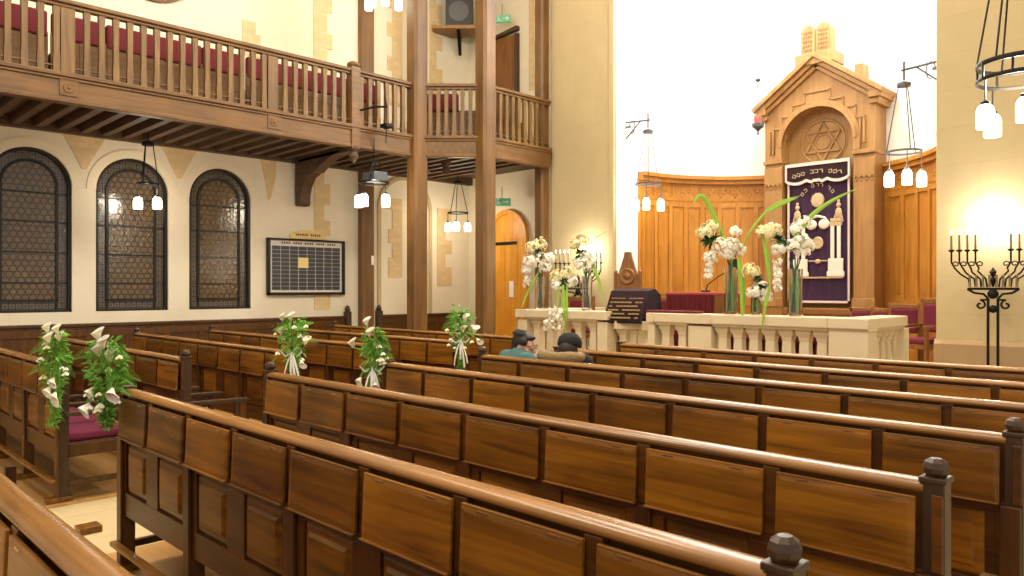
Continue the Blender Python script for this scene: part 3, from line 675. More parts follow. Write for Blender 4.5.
# ------------------------------------------------------------------ apse panelling
PT = 3.44
t = thing('apse_panelling','golden oak panelling curving round the white apse behind the ark','wall panelling',(AU,10.0,0))
def cyl_band(m, r0, r1, z0, z1, a0=2, a1=178, n=44):
    vs=[]; fs=[]
    for i in range(n+1):
        w = R(a0+(a1-a0)*i/n)
        for r,z in ((r0,z0),(r1,z0),(r1,z1),(r0,z1)): vs.append((r*math.cos(w),r*math.sin(w),z))
    for i in range(n):
        for k in range(4): l=(k+1)%4; fs.append((i*4+k,i*4+l,i*4+4+l,i*4+4+k))
    fs += [(0,1,2,3),tuple(n*4+k for k in (3,2,1,0))]
    m.add(vs,fs)
m = MB(); cyl_band(m,AR-.04,AR-.003,.45,PT-.1); m.obj('backing', W_GOLD, t, smooth=True)
m = MB(); cyl_band(m,AR-.16,AR-.003,PT-.06,PT); cyl_band(m,AR-.11,AR-.003,PT-.13,PT-.06); cyl_band(m,AR-.07,AR-.003,PT-.42,PT-.37); m.obj('cornice', W_GOLD, t, smooth=True, ang=30)
m = MB(); k = 0
for a in range(4,177,3):
    w = R(a); r = AR-.045; c = (r*math.cos(w),r*math.sin(w),PT-.25+(.035 if k%2 else -.035)); M0 = Matrix.Translation(c) @ Matrix.Rotation(w+PI/2,4,'Z')
    m.M = M0; m.tube([(-.05,0,-.02),(-.02,-.012,.02),(.02,-.012,.02),(.05,0,-.02)],.014,6); m.ball((0,0,-.045),.02,(1,.6,1),8,5); k += 1
m.obj('carved_frieze', W_GOLD, t, smooth=True)
m = MB()
angs = [4+172*i/22 for i in range(23)]
for a in angs: cyl_band(m,AR-.065,AR-.035,.45,PT-.4,a-.9,a+.9,1)
cyl_band(m,AR-.06,AR-.035,PT-.52,PT-.42); cyl_band(m,AR-.06,AR-.035,1.25,1.37); cyl_band(m,AR-.075,AR-.035,.45,.65); m.obj('stile_frame', W_GOLD, t)
for i in range(22):
    a = (angs[i]+angs[i+1])/2; m = MB(); r = AR-.048
    cyl_band(m,r,AR-.03,1.45,PT-.6,a-2.3,a+2.3,2); m.obj('panel', W_GOLD, t)

# ------------------------------------------------------------------ the ark
AV = 11.64; AHW = .86; ax = AU
t = thing('torah_ark','carved golden oak ark with gabled top, arched niche and star medallion','ark',(AU,AV,.45))
Z = lambda z: z-.45
nh = .56; spz = 3.81; eave = 4.48; apx = 5.10
P = [(-AHW,0),(-AHW,Z(eave)),(0,Z(apx)),(AHW,Z(eave)),(AHW,0),(nh,0),(nh,Z(spz))] + arc(0,Z(spz),nh,0,180,28)[1:-1] + [(-nh,Z(spz)),(-nh,0)]
m = MB(); m.prism(P,0,.22); m.obj('front', W_ARK, t)
m = MB(); m.prism([(-AHW,0),(-AHW,Z(eave)),(0,Z(apx)),(AHW,Z(eave)),(AHW,0)],.22,.46); m.obj('niche_back', W_ARK, t)
m = MB(); m.bx(-nh,nh,.0,.22,0,Z(1.24)); m.obj('base_step', W_ARK, t, bev=.006)
m = MB()
for k in range(7):
    x = -nh+.08+k*.16; m.prism([(x-.055,Z(.95)),(x-.055,Z(1.08))]+arc(x,Z(1.08),.055,180,0,8)+[(x+.055,Z(.95))],-.02,.0)
m.bx(-nh,nh,-.03,0,Z(1.15),Z(1.22)); m.obj('base_arcade', W_THRONE, t)
# mouldings
sl = math.atan2(apx-eave, AHW); ln = math.hypot(apx-eave, AHW)
m = MB()
for s_ in (-1,1):
    rot = Matrix.Rotation(s_*sl,4,'Y'); 
    for (y0,off,th) in ((-.17,.02,.07),(-.11,-.05,.07),(-.06,-.12,.06)):
        c = Vector((s_*AHW/2*1.08,(y0+.46)/2,Z((apx+eave)/2 - .05))) + rot @ Vector((0,0,off+.06)); m.box(c,(ln*1.17,.46-y0,th),rot)
m.obj('gable_cornice', W_ARK, t, bev=.008)
for s_ in (-1,1):
    m = MB(); m.bx(s_*AHW-.12 if s_<0 else s_*AHW-.06, s_*AHW+.06 if s_<0 else s_*AHW+.12, -.12,.46, Z(eave-.12),Z(eave-.02)); m.bx(s_*AHW-.06,s_*AHW+.06,-.07,.46,Z(eave-.2),Z(eave-.12)); m.obj('eave_return', W_ARK, t, bev=.01)
    m = MB(); m.bx(s_*.71-.15,s_*.71+.15+.0,-.03,0,0,Z(3.5)); m.bx(s_*.71-.165,s_*.71+.165,-.05,.34,Z(3.56),Z(3.62)); m.bx(s_*.71-.17,s_*.71+.17,-.055,0,Z(1.25),Z(1.4)); m.obj('pilaster', W_ARK, t, bev=.008)
    m = MB()
    for k in range(4): m.tube([(s_*.71-.13+k*.075,-.035,Z(3.2)),(s_*.71-.10+k*.075,-.05,Z(3.24)),(s_*.71-.07+k*.075,-.035,Z(3.2))],.013,6); m.ball((s_*.71-.115+k*.075,-.035,Z(3.16)),.018,(1,.6,1),8,5)
    m.obj('carved_band', W_ARK, t, smooth=True)
    m = MB(); m.bx(s_*.71-.015,s_*.71+.015,-.035,0,Z(3.72),Z(4.1)); m.bx(s_*.71-.075,s_*.71-.045,-.03,0,Z(3.72),Z(4.1)); m.obj('flute', W_ARK, t, bev=.006)
    m = MB(); m.bx(s_*.55-.06,s_*.55+.06,.2,.46,Z(4.72),Z(4.98)); m.obj('roof_block', W_ARK, t, bev=.008)
m = MB(); m.prism(arc(0,Z(spz),nh+.10,0,180,32)+arc(0,Z(spz),nh,180,0,32),-.04,.02); m.prism(arc(0,Z(spz),nh+.05,0,180,32)+arc(0,Z(spz),nh-.0,180,0,32),-.06,.0); [m.bx(min(q*nh,q*(nh+.10)),max(q*nh,q*(nh+.10)),-.05,0,Z(3.62),Z(spz)) for q in (-1,1)]; m.obj('archivolt', W_ARK, t, bev=.006)
m = MB(); st = [(-.72,3.98),(-.72,4.12),(-.58,4.12),(-.58,4.3),(-.4,4.3),(-.4,4.46),(-.2,4.46),(-.2,4.62),(0,4.62)]
for s_ in (-1,1):
    for (x0,z0),(x1,z1) in zip(st,st[1:]): m.bx(min(s_*x0,s_*x1)-.012,max(s_*x0,s_*x1)+.012,-.018,0,Z(min(z0,z1)-.012),Z(max(z0,z1)+.012))
m.obj('stepped_moulding', W_ARK, t, bev=.004)
m = MB(); cz = Z(3.86); yb = .22
m.M = Matrix.Translation((0.0,yb,cz)) @ Matrix.Rotation(PI/2,4,'X')
m.tube([(.34*math.cos(R(a)),.34*math.sin(R(a)),0) for a in range(0,360,8)],.022,6,True); m.tube([(.375*math.cos(R(a)),.375*math.sin(R(a)),0) for a in range(0,360,8)],.012,6,True)
for rot in (90,270):
    T = [(.31*math.cos(R(rot+k*120)),.31*math.sin(R(rot+k*120)),.012) for k in range(3)]
    for k in range(3): m.tube([T[k],T[(k+1)%3]],.02,6)
m.tube([(.11*math.cos(R(a)),.11*math.sin(R(a)),.01) for a in range(0,360,15)],.012,6,True)
m.obj('star_medallion', W_ARK, t, smooth=True)
m = MB(); m.bx(-.30,.30,-.14,.30,Z(5.02),Z(5.20)); m.obj('tablet_base', W_ARK, t, bev=.01)
for s_ in (-1,1):
    m = MB(); c = s_*.118; m.prism([(c-.115,Z(5.20)),(c+.115,Z(5.20)),(c+.115,Z(5.54))]+arc(c,Z(5.54),.115,0,180,14)[1:-1]+[(c-.115,Z(5.54))],-.08,.14); tb = m.obj('law_tablet', W_ARK, t, bev=.008)
    m = MB()
    for r in range(5):
        for k in range(4):
            x = c-.075+k*.038; z = Z(5.24+r*.068); m.bx(x,x+.022,-.088,-.079,z+.028,z+.036); m.bx(x+.016,x+.023,-.088,-.079,z,z+.036)
            if (r+k)%2: m.bx(x,x+.022,-.088,-.079,z,z+.007)
    m.obj('tablet_letters', W_THRONE, tb)

# curtain of the ark
t = thing('ark_curtain','purple velvet ark curtain embroidered with white columns under a scalloped valance','curtain',(AU-.02,AV+.10,0))
def drape(x0,x1,z0,z1,amp,nw,th=.012):
    m = MB(); n = 60; vs=[]; fs=[]
    for i in range(n+1):
        x = x0+(x1-x0)*i/n; y = amp*math.sin(nw*2*PI*i/n)
        for z,k in ((z1,.5),(z0,1.2)):
            vs += [(x,y*k-th/2,z),(x,y*k+th/2,z)]
    for i in range(n):
        a=i*4; b=a+4; fs += [(a,b,b+2,a+2),(a+1,a+3,b+3,b+1),(a,a+1,b+1,b),(a+2,b+2,b+3,a+3)]
    fs += [(0,2,3,1),(n*4,n*4+1,n*4+3,n*4+2)]
    return m.add(vs,fs)
cw = .49; cz0, cz1 = 1.32, 3.52
drape(-cw,cw,cz0,cz1,.013,7).obj('drape', PURPLE, t, smooth=True)
m = MB(); m.bx(cw-.03,cw+.0,-.04,-.015,cz0,cz1-.1); m.bx(-cw,-cw+.03,-.04,-.015,cz0,cz1-.1); m.bx(-cw,cw,-.04,-.015,cz0,cz0+.035); m.obj('pale_border', PINKSILK, t)
sc = []
for i in range(41):
    x = -cw+2*cw*i/40; z = 3.27 - .05*abs(math.sin(3*PI*i/40))**.7 + .03*(abs(i-20)/20 < .15); sc.append((x,z))
m = MB(); m.prism([(cw+.01,3.50),(-cw-.01,3.50)] + sc,-.075,-.05); m.obj('valance', DPURPLE, t)
m = MB(); m.prism([(x,z+.012) for x,z in sc]+[(x,z-.032) for x,z in sc[::-1]],-.085,-.045); m.bx(-cw-.02,cw+.02,-.09,-.045,3.48,3.53)
for s_ in (-1,1): m.bx(s_*(cw+.005)-.015,s_*(cw+.005)+.015,-.088,-.045,3.25,3.5)
m.obj('fringe', PINKSILK, t)
def glyphs(m, pts, y, s):
    rd = random.Random(len(pts))
    for x,z,a in pts:
        M0=m.M; m.M = Matrix.Translation((x,y,z)) @ Matrix.Rotation(-a,4,'Y'); k = rd.randint(0,3)
        m.bx(-s/2,s/2,-.006,.006,s*.35,s*.52); m.bx(s*.3,s*.5,-.006,.006,-s*.5,s*.45)
        if k: m.bx(-s/2,s*.4,-.006,.006,-s*.5,-s*.34)
        if k > 1: m.bx(-s/2,-s*.3,-.006,.006,-s*.5,s*.1)
        m.M=M0
m = MB(); glyphs(m,[(-.36+.072*i,3.33+.05*math.sin(PI*i/10),-.4*math.cos(PI*i/10)*.5) for i in range(11) if i not in (3,7)],-.085,.055); m.obj('valance_lettering', GOLDTH, t)
m = MB(); glyphs(m,[(.34*math.sin(R(a)),2.70+.34*math.cos(R(a)),-R(a)) for a in (-52,-38,-14,0,12,36,50)],-.045,.05); m.obj('curtain_lettering', GOLDTH, t)
m = MB(); m.M = Matrix.Translation((0,-.036,2.80)) @ Matrix.Rotation(PI/2,4,'X'); m.lathe([(.12,0),(.11,.02),(.0001,.03)],10); m.obj('embroidered_crown', GOLDTH, t, smooth=True)
for s_ in (-1,1):
    m = MB(); x = s_*.36; m.ball((x,-.04,2.58),.075,(.8,.25,1.1)); m.ball((x,-.04,2.70),.045,(.9,.3,.9)); m.tube([(x-.04,-.04,2.56),(x-.08,-.04,2.44)],.02,6); m.tube([(x+.04,-.04,2.56),(x+.07,-.04,2.44)],.02,6); m.ball((x,-.04,2.76),.025,(1,.3,1)); m.obj('embroidered_lion', GOLDTH, t, smooth=True)
for s_ in (-1,1):
    for dx in (-.055,.055):
        m = MB(); x = s_*.31+dx; m.bx(x-.033,x+.033,-.05,-.025,1.88,2.38); m.obj('embroidered_column', SILK, t, bev=.01)
    m = MB(); x = s_*.31; m.bx(x-.13,x+.13,-.052,-.02,1.66,1.88); m.bx(x-.15,x+.15,-.054,-.02,1.60,1.68); m.obj('column_base', SILK, t, bev=.012)
    m = MB(); m.bx(x-.11,x+.11,-.05,-.02,2.38,2.44); m.bx(x-.09,x+.09,-.055,-.02,2.44,2.50); m.obj('column_capital', GOLDTH, t, bev=.01)
m = MB()
for s_ in (-1,1):
    m.tube([(s_*.2,-.04,2.42),(s_*.12,-.045,2.52),(0,-.045,2.55)],.022,6); m.ball((s_*.11,-.04,2.42),.085,(1.15,.3,.95))
m.obj('open_scroll', SILK, t, smooth=True)
m = MB(); m.M = Matrix.Translation((0,-.036,2.13)) @ Matrix.Rotation(PI/2,4,'X'); m.lathe([(.10,0),(.085,.015),(.05,.008),(.0001,.02)],12); m.M = Matrix(); m.bx(-.16,.16,-.04,-.02,1.84,1.86); m.ball((0,-.035,1.84),.045,(1.2,.3,.8)); m.bx(-.44,.44,-.045,-.02,1.575,1.60); m.obj('gold_medallion', GOLDTH, t, smooth=True)

for o in kids(t):
    if o.name.split('.')[0] in ('curtain_lettering','embroidered_crown','embroidered_lion','column_capital','embroidered_column','column_base','open_scroll','gold_medallion'): o.location.z = .13; o.scale = (.90,1,1)
# eternal light
p = at(758,v=11.0); t = thing('eternal_light','hanging oil lamp with ruby glass on a long chain left of the ark','lamp',(p[0],p[1],0))
zl = hh(125,*p); zk = hh(80,*p)
m = MB(); m.tube([(0,0,zk),(0,0,8.4)],.009,6); m.ball((0,0,zk),.045,(1,1,.7)); m.obj('chain', IRON2, t)
m = MB()
for k in range(3): a=2*PI*k/3; m.tube([(0,0,zk),(.08*math.cos(a),.08*math.sin(a),zl+.02)],.005,5)
m.obj('suspension', IRON2, t)
m = MB(); m.lathe([(.045,zl+.0),(.06,zl+.06),(.055,zl+.14),(.0001,zl+.145)],14); m.obj('ruby_glass', REDGL, t, smooth=True)
m = MB(); m.lathe([(.0001,zl-.16),(.018,zl-.15),(.012,zl-.1),(.05,zl-.06),(.09,zl-.03),(.095,zl+.02),(.05,zl+.02)],16); m.obj('dish', IRON2, t, smooth=True)

# ------------------------------------------------------------------ balustrade
BT = 1.25; BV = 7.6
bl = at(515,v=BV)[0]; br = at(868,v=BV)[0]
u1 = at(606,v=BV)[0]; u2 = at(646,v=BV)[0]
def bal_prof(): return [(.055,.55),(.06,.57),(.04,.60),(.045,.70),(.052,.80),(.045,.95),(.036,1.03),(.040,1.06),(.058,1.09),(.06,1.14)]
t = thing('stone_balustrade','cream stone balustrade with square balusters round the platform','balustrade',(0,0,0))
bm_ = None
def stone_bal(u,v):
    global bm_
    if bm_ is None:
        m = MB(); n=4; P = [(.088,.55),(.088,.62),(.062,.66),(.066,.80),(.058,.985),(.064,1.00),(.068,1.03),(.096,1.075),(.096,1.13)]
        m.M = Matrix.Rotation(PI/4,4,'Z'); m.lathe([(r*1.2,z) for r,z in P],4); bm_ = m.obj('baluster', MARBLE, t, bev=.006)
    else: bm_ = bm_.copy(); COL.objects.link(bm_)
    bm_.location = (u,v,0)
def railing(p,q,n,slabw=.30):
    m = MB(); m.seg(p,q,1.14,BT,slabw); m.seg(p,q,1.11,1.15,slabw*.8); m.obj('coping', MARBLE, t, bev=.012)
    m = MB(); m.seg(p,q,.45,.56,slabw*.8); m.obj('plinth', MARBLE, t, bev=.008)
    for k in range(n): f=(k+.5)/n; stone_bal(p[0]+(q[0]-p[0])*f,p[1]+(q[1]-p[1])*f)
def pier(u0,u1_,v0,v1):
    m = MB(); m.bx(u0,u1_,v0,v1,.45,1.113); m.obj('pedestal', MARBLE, t, bev=.008)
BW = .15
mid = at(698,v=BV)[0]; pe = at(827,v=BV)[0]
railing((bl+.2,BV+BW),(u1-.17,BV+BW),5); railing((u2+.1,BV+BW),(mid-.16,BV+BW),2); railing((mid+.16,BV+BW),(pe,BV+BW),7)
for a,b_ in ((bl,bl+.2),(u1-.17,u1),(u2,u2+.1),(mid-.16,mid+.16)):
    m = MB(); m.seg((a,BV+BW),(b_,BV+BW),1.14,BT,.30); m.obj('coping', MARBLE, t, bev=.004)
m = MB(); m.seg((pe,BV+BW),(br,BV+BW),1.14,BT,.30); m.seg((pe,BV+BW),(br,BV+BW),1.11,1.15,.24); m.obj('coping', MARBLE, t, bev=.012)
pier(pe,br-.01,BV+.03,BV+.27); pier(bl+.02,bl+.2,BV+.03,BV+.27); pier(u1-.17,u1-.01,BV+.03,BV+.27); pier(u2+.0,u2+.1,BV+.03,BV+.27); 
pier(mid-.15,mid+.15,BV+.03,BV+.27)
railing((br-.15,BV+.27),(br-.15,8.75),5); pier(br-.28,br-.02,8.70,8.85)
railing((bl+.15,BV+.27),(bl+.15,9.3),8)
# recessed bowed middle
N_ = 6; mp = [(u1+(u2-u1)*k/N_, BV+BW+.22*math.sin(PI*k/N_)) for k in range(N_+1)]
for a,b_ in zip(mp,mp[1:]):
    m = MB(); m.seg(a,b_,1.03,1.13,.24); m.obj('coping', MARBLE, t); m = MB(); m.seg(a,b_,.45,.56,.2); m.obj('plinth', MARBLE, t)
for k in range(1,N_): stone_bal(mp[k][0],mp[k][1]); bm_.scale = (1,1,.93)

# lectern with embroidered cover
lu,lv = at(634,v=8.05); t = thing('reading_lectern','sloping lectern under a dark purple cover with gold lettering','lectern',(lu,lv,.45),R(12))
def Zp(y): return hh(y,lu,lv)-.45
zt = Zp(290); zb = Zp(321)
m = MB(); m.bx(-.22,.22,-.1,.25,0,zt-.2); m.bx(-.24,.24,-.16,.3,0,.1); m.obj('stand', W_THRONE, t, bev=.01)
m = MB(); m.prism([(-.20,zt-.28),(-.1,zt-.05),(.05,zt),(.22,zt-.09),(.22,zt-.3)],-.25,.24,'yz'); m.obj('desk', W_THRONE, t)
m = MB(); vs=[]; prof=[(-.36,zb),(-.30,zb+.12),(-.22,zt-.16),(-.12,zt-.01),(.05,zt+.02),(.24,zt-.06),(.28,zt-.3)]
m.prism(prof+[(y+.012,z-.018) for y,z in prof[::-1]],-.27,.26,'yz')
m.prism([(.05,zt+.02),(.24,zt-.06),(.28,zb-.06),(-.05,zb-.03),(-.3,zb+.05),(-.12,zt-.01)],.255,.275,'yz'); m.obj('velvet_cover', DPURPLE, t, bev=.006)
m = MB()
for r in range(7):
    f = (r+.5)/7.2; y = -.375+.27*f; z = zb+.03+(zt-zb-.06)*f
    for k in range(9):
        if (r*3+k*5)%7: m.box((-.21+k*.05,y-.012,z),(.044,.012,.020),Matrix.Rotation(R(-25),4,'X'))
m.obj('gold_lettering', GOLDDK, t)
# throne chair behind it
p = at(628,v=9.3); t = thing('pointed_throne','tall wooden chair with a pointed carved back behind the lectern','chair',(p[0],p[1],.45),R(200))
zt = hh(252,*p)-.45; zs = hh(275,*p)-.45
m = MB(); m.prism([(-.17,.0),(-.17,zs),(-.14,zs+.03),(-.055,zt-.06),(-.05,zt),(.05,zt),(.055,zt-.06),(.14,zs+.03),(.17,zs),(.17,0)],-.04,.04); m.obj('backrest', W_THRONE, t, bev=.012)
m = MB(); m.M = Matrix.Translation((0,.045,zs-.02)) @ Matrix.Rotation(-PI/2,4,'X'); m.lathe([(.13,0),(.11,.02),(.06,.01),(.03,.03),(.0001,.035)],16); m.obj('carved_rosette', W_THRONE, t, smooth=True)
for s_ in (-1,1):
    m = MB(); m.bx(s_*.19-.022,s_*.19+.022,-.045,.045,0,zs+.03); m.ball((s_*.19,0,zs+.045),.03); m.obj('back_post', W_THRONE, t, bev=.006)
    m = MB(); m.bx(s_*.19-.03,s_*.19+.03,0,.5,.62,.67); m.bx(s_*.19-.03,s_*.19+.03,.44,.5,0,.62); m.obj('armrest', W_THRONE, t, bev=.006)
m = MB(); m.bx(-.18,.18,0,.5,.40,.47); m.obj('seat', CUSH, t, bev=.02)
# red velvet reading table and cushion strip on the coping
p = at(702,v=8.7); zt = hh(292,*p)-.45
t = thing('reading_table','long reading table hung with dark red velvet behind the balustrade','table',(p[0],p[1],.45))
hw = (at(727,v=8.7)[0]-at(678,v=8.7)[0])/2
m = MB(); m.bx(-hw,hw,-.3,.35,zt-.04,zt); m.obj('table_top', REDTRIM, t, bev=.01)
m = MB(); m.bx(-hw+.03,hw-.03,-.32,-.29,.1,zt-.03); 
for k in range(9): m.tube([(-hw+.06+k*(2*hw-.12)/8,-.32,.1),(-hw+.06+k*(2*hw-.12)/8,-.32,zt-.05)],.02,6)
m.obj('velvet_front', RED, t, smooth=True)
for sx in (-1,1): m = MB(); m.bx(sx*(hw-.04)-.04,sx*(hw-.04)+.04,-.28,.33,0,zt-.04); m.obj('leg', W_THRONE, t)
ua, ub = at(650,v=7.75)[0], at(700,v=7.75)[0]
tag(MB().bx(ua,ub,7.66,7.86,BT,BT+.03).obj('coping_cushion', RED, bev=.012),'flat dark red cushion lying on the stone coping','cushion')
t = thing('desk_microphone','thin gooseneck microphone on the red reading table','microphone',(at(708,v=8.7)[0],8.65,.45+zt))
m = MB(); m.lathe([(.06,0),(.06,.02),(.0001,.03)],14); m.obj('base', IRON, t, smooth=True)
m = MB(); m.tube([(0,0,.02),(.03,0,.1),(.18,0,.2),(.3,.0,.26)],.007,6); m.ball((.32,0,.27),.022,(1.6,1,1)); m.obj('gooseneck', IRON, t, smooth=True)
# chairs on the platform
def chair(u,v,rz,label,seat=CUSH2):
    t = thing('platform_chair', label, 'chair', (u,v,.45), rz, 'chairs on the platform')
    for sx in (-.21,.21):
        m = MB(); m.bx(sx-.022,sx+.022,.2,.245,0,.98); m.obj('back_post', W_THRONE, t, bev=.006)
        m = MB(); m.bx(sx-.022,sx+.022,-.22,-.175,0,.62); m.obj('front_leg', W_THRONE, t, bev=.006)
        m = MB(); m.bx(sx-.025,sx+.025,-.24,.2,.62,.65); m.obj('armrest', W_THRONE, t, bev=.006)
    m = MB(); m.bx(-.23,.23,-.22,.24,.36,.42); m.bx(-.2,.2,-.2,-.18,.14,.18); m.obj('seat_frame', W_THRONE, t, bev=.004)
    m = MB(); m.bx(-.21,.21,-.22,.2,.42,.49); m.obj('seat', seat, t, bev=.02)
    m = MB(); m.bx(-.19,.19,.19,.245,.55,.90); m.obj('backrest', seat, t, bev=.02)
    m = MB(); m.bx(-.23,.23,.2,.245,.90,.97); m.obj('top_rail', W_THRONE, t, bev=.01)
    return t
def sc_(o,k): o.scale = (k,k,k); return o
p = at(924,v=10.1); sc_(chair(p[0],p[1],R(-25),'dark red upholstered chair beside the right stone pier'),1.0)
p = at(897,v=10.5); sc_(chair(p[0],p[1],R(-8),'dark red chair behind the balustrade corner, nearest the right pier but one'),.92)
p = at(879,v=10.75); sc_(chair(p[0],p[1],R(-5),'dark red chair behind the coping, under the right panelling'),.85)
p = at(859,v=10.9); sc_(chair(p[0],p[1],R(0),'dark red chair closest to the ark curtain'),.85)
p = at(664,v=10.3); chair(p[0],p[1],R(20),'wooden chair back between the lectern and the red table', RED)
p = at(690,v=10.9); chair(p[0],p[1],R(10),'plain chair behind the long red table', RED)
p = at(574,v=8.7); chair(p[0],p[1],R(10),'red chair seen behind the left balusters', RED)
p = at(765,v=8.35); t = thing('platform_bench','low red bench seen through the right balusters','bench',(p[0],p[1],.45))
m = MB(); m.bx(-.95,.75,-.18,.18,.48,.56); m.obj('seat', RED, t, bev=.02)
m = MB(); m.bx(-.95,.75,.18,.23,.30,.66); m.obj('backrest', RED, t, bev=.02)
for sx in (-.9,-.1,.7):
    m = MB(); m.bx(sx-.03,sx+.03,-.16,.2,0,.48); m.obj('leg', W_THRONE, t)
# ------------------------------------------------------------------ vases of flowers on the coping
def hydr(m, p, r, n, rd):
    for k in range(n):
        a = rd.uniform(0,2*PI); zc = rd.uniform(-.6,1); s_ = math.sqrt(max(0,1-zc*zc)); q = Vector(p)+Vector((s_*math.cos(a),s_*math.sin(a),zc))*r*rd.uniform(.7,1.15); d = (q-Vector(p)).normalized()
        Q = d.to_track_quat('Z','Y').to_matrix().to_4x4(); M0=m.M; m.M = M0 @ Matrix.Translation(q) @ Q
        for j in range(4): b_ = PI/2*j+k; m.ball((.014*math.cos(b_),.014*math.sin(b_),.004*(j%2)),.013,(1,1,.35),6,4)
        m.M=M0
def vase_arr(loc, label, hv, rv, seed, clusters, blades, hang=(), green=True):
    rd = random.Random(seed); t = thing('flower_vase', label, 'vase of flowers', loc, TH, 'flower vases on the balustrade')
    if hv:
        m = MB(); m.lathe([(.0001,0),(rv,0),(rv,.02),(rv*.96,hv*.5),(rv*1.05,hv),(rv*1.05-.008,hv),(rv*.96-.008,hv*.5),(rv-.01,.025),(.0001,.025)],24); m.obj('glass_vase', VASE, t, smooth=True)
        m = MB()
        for k in range(5): a=2*PI*k/5; m.tube([(rv*.5*math.cos(a),rv*.5*math.sin(a),.04),(-rv*.3*math.cos(a),-rv*.3*math.sin(a),hv),(-rv*.8*math.cos(a),-rv*.8*math.sin(a),hv+.12)],.007,5)
        m.obj('stems', LEAFD, t)
        if green:
            m = MB()
            for k in range(4): a=1.6*k; m.leaf([(rv*.6*math.cos(a),rv*.6*math.sin(a),.03),(rv*.7*math.cos(a),rv*.7*math.sin(a),hv*.5),(rv*.5*math.cos(a),rv*.5*math.sin(a),hv*1.02)],.05,up=(math.cos(a),math.sin(a),0))
            m.obj('wrapped_leaves', LEAFL, t)
    for k,(x,y,z,r,kind) in enumerate(clusters):
        m = MB()
        if kind == 'd':
            for j in range(26):
                d = Vector((rd.uniform(-1,1),rd.uniform(-1,.6),rd.uniform(-.8,.8))).normalized(); c=Vector((x,y,z)); m.leaf([c,c+d*r*.6,c+d*r*1.15+Vector((0,0,-.02))],.05)
            m.obj('dark_foliage', LEAFD, t)
        else:
            hydr(m,(x,y,z),r,46,rd); m.obj('flower_head', CREAM if kind == 'c' else PETAL, t, smooth=True)
    for pts,w in blades:
        m = MB(); P = [Vector(q) for q in pts]; Q=[]
        for i in range(len(P)-1):
            for f in (0,.33,.66): Q.append(P[i].lerp(P[i+1],f))
        Q.append(P[-1]); 
        for _ in range(2): Q = [Q[0]] + [(Q[i-1]+Q[i]*2+Q[i+1])/4 for i in range(1,len(Q)-1)] + [Q[-1]]
        m.leaf(Q,w,up=(0,-1,.15)); m.obj('long_blade', LEAFL, t)
    for (x,y,z,n_) in hang:
        m = MB()
        for k in range(n_): hydr(m,(x+rd.uniform(-.02,.02),y+rd.uniform(-.02,.02),z-k*.07),.045-.002*k,10,rd)
        m.obj('orchid_spray', PETAL, t, smooth=True)
VV = 7.75
def vp(px): return at(px,v=VV)
# local x of a vase = picture right, local z up; offsets in metres from the vase foot
def off(px0,px,py):
    u,v = vp(px0); z = -u*math.sin(TH)+v*math.cos(TH); return ((px-px0)*z/752.5, hh(py,u,v)-BT)
def blade(px0, L, w, dy=-.03): 
    out=[]
    for k,(x,y) in enumerate(L): a,b_ = off(px0,x,y); out.append((a,dy-.02*k,b_))
    return (out,w)
def cl(px0, L):
    out=[]
    for x,y,r,kind,dy in L:
        a,b_ = off(px0,x,y); u,v = vp(px0); z = -u*math.sin(TH)+v*math.cos(TH); out.append((a,dy,b_,r*z/752.5,kind))
    return out
px=540; u,v=vp(px)
vase_arr((u,v,BT),'tall glass vase of white blooms at the left end of the balustrade',.46,.07,11,
  cl(px,[(540,245,7,'c',-.02),(532,248,6,'c',-.05),(537,252,8,'d',-.02),(529,262,7,'p',-.06),(541,262,8,'p',-.08),(549,259,6,'p',-.02),(545,268,6,'p',-.04),(527,270,5,'p',-.02)]),
  [blade(px,[(540,270),(528,290),(520,312)],.03)],[(off(px,527,275)[0],-.05,off(px,527,275)[1],3)],False)
px=587; u,v=vp(px)
vase_arr((u,v,BT),'tall glass vase with a cream bloom head in front of the left candle stand',.46,.07,12,
  cl(px,[(580,241,8,'c',-.02),(575,245,5,'c',-.04),(580,254,8,'d',-.02),(586,256,6,'p',-.04),(583,266,7,'p',-.06),(577,263,5,'p',-.03),(590,262,5,'p',-.02)]),
  [blade(px,[(588,255),(597,275),(604,300)],.045),blade(px,[(586,246),(596,237),(609,230)],.012)],[],False)
px=565; u,v=vp(px); u2_,v2_=at(565,v=7.5)
vase_arr((u,v-.02,BT),'low white arrangement spilling over the coping between the two tall left vases',.16,.05,13,
  cl(px,[(568,274,8,'c',-.05),(558,277,7,'c',-.05),(564,282,7,'d',-.06),(557,286,5,'p',-.1),(572,282,6,'p',-.05)]),
  [blade(px,[(563,285),(563,305),(564,335)],.05,-.22),blade(px,[(567,285),(566,300),(567,322)],.035,-.22),blade(px,[(560,283),(557,300),(558,318)],.02,-.22)],[(off(px,552,326)[0],-.27,off(px,552,308)[1],5),(off(px,559,326)[0],-.29,off(px,559,312)[1],4),(off(px,547,326)[0],-.27,off(px,547,322)[1],2)])
px=731; u,v=vp(px)
vase_arr((u,v,BT),'tall glass vase with a bent lime blade, left of the ark',.56,.075,14,
  cl(px,[(704,233,9,'c',-.05),(711,228,7,'c',-.03),(712,240,11,'d',-.02),(706,240,7,'d',-.04),(719,247,8,'p',-.08),(728,246,8,'p',-.1),(737,250,7,'p',-.05),(709,258,6,'p',-.06),(735,232,5,'p',-.02),(725,254,7,'p',-.08),(735,262,5,'d',-.05)]),
  [blade(px,[(726,245),(714,218),(703,197),(696,196),(690,206)],.06),blade(px,[(733,258),(737,285),(736,330)],.07,-.2),blade(px,[(741,246),(752,226),(772,203),(800,196)],.03)],[(off(px,708,268)[0],-.05,off(px,708,264)[1],3)])
px=795; u,v=vp(px)
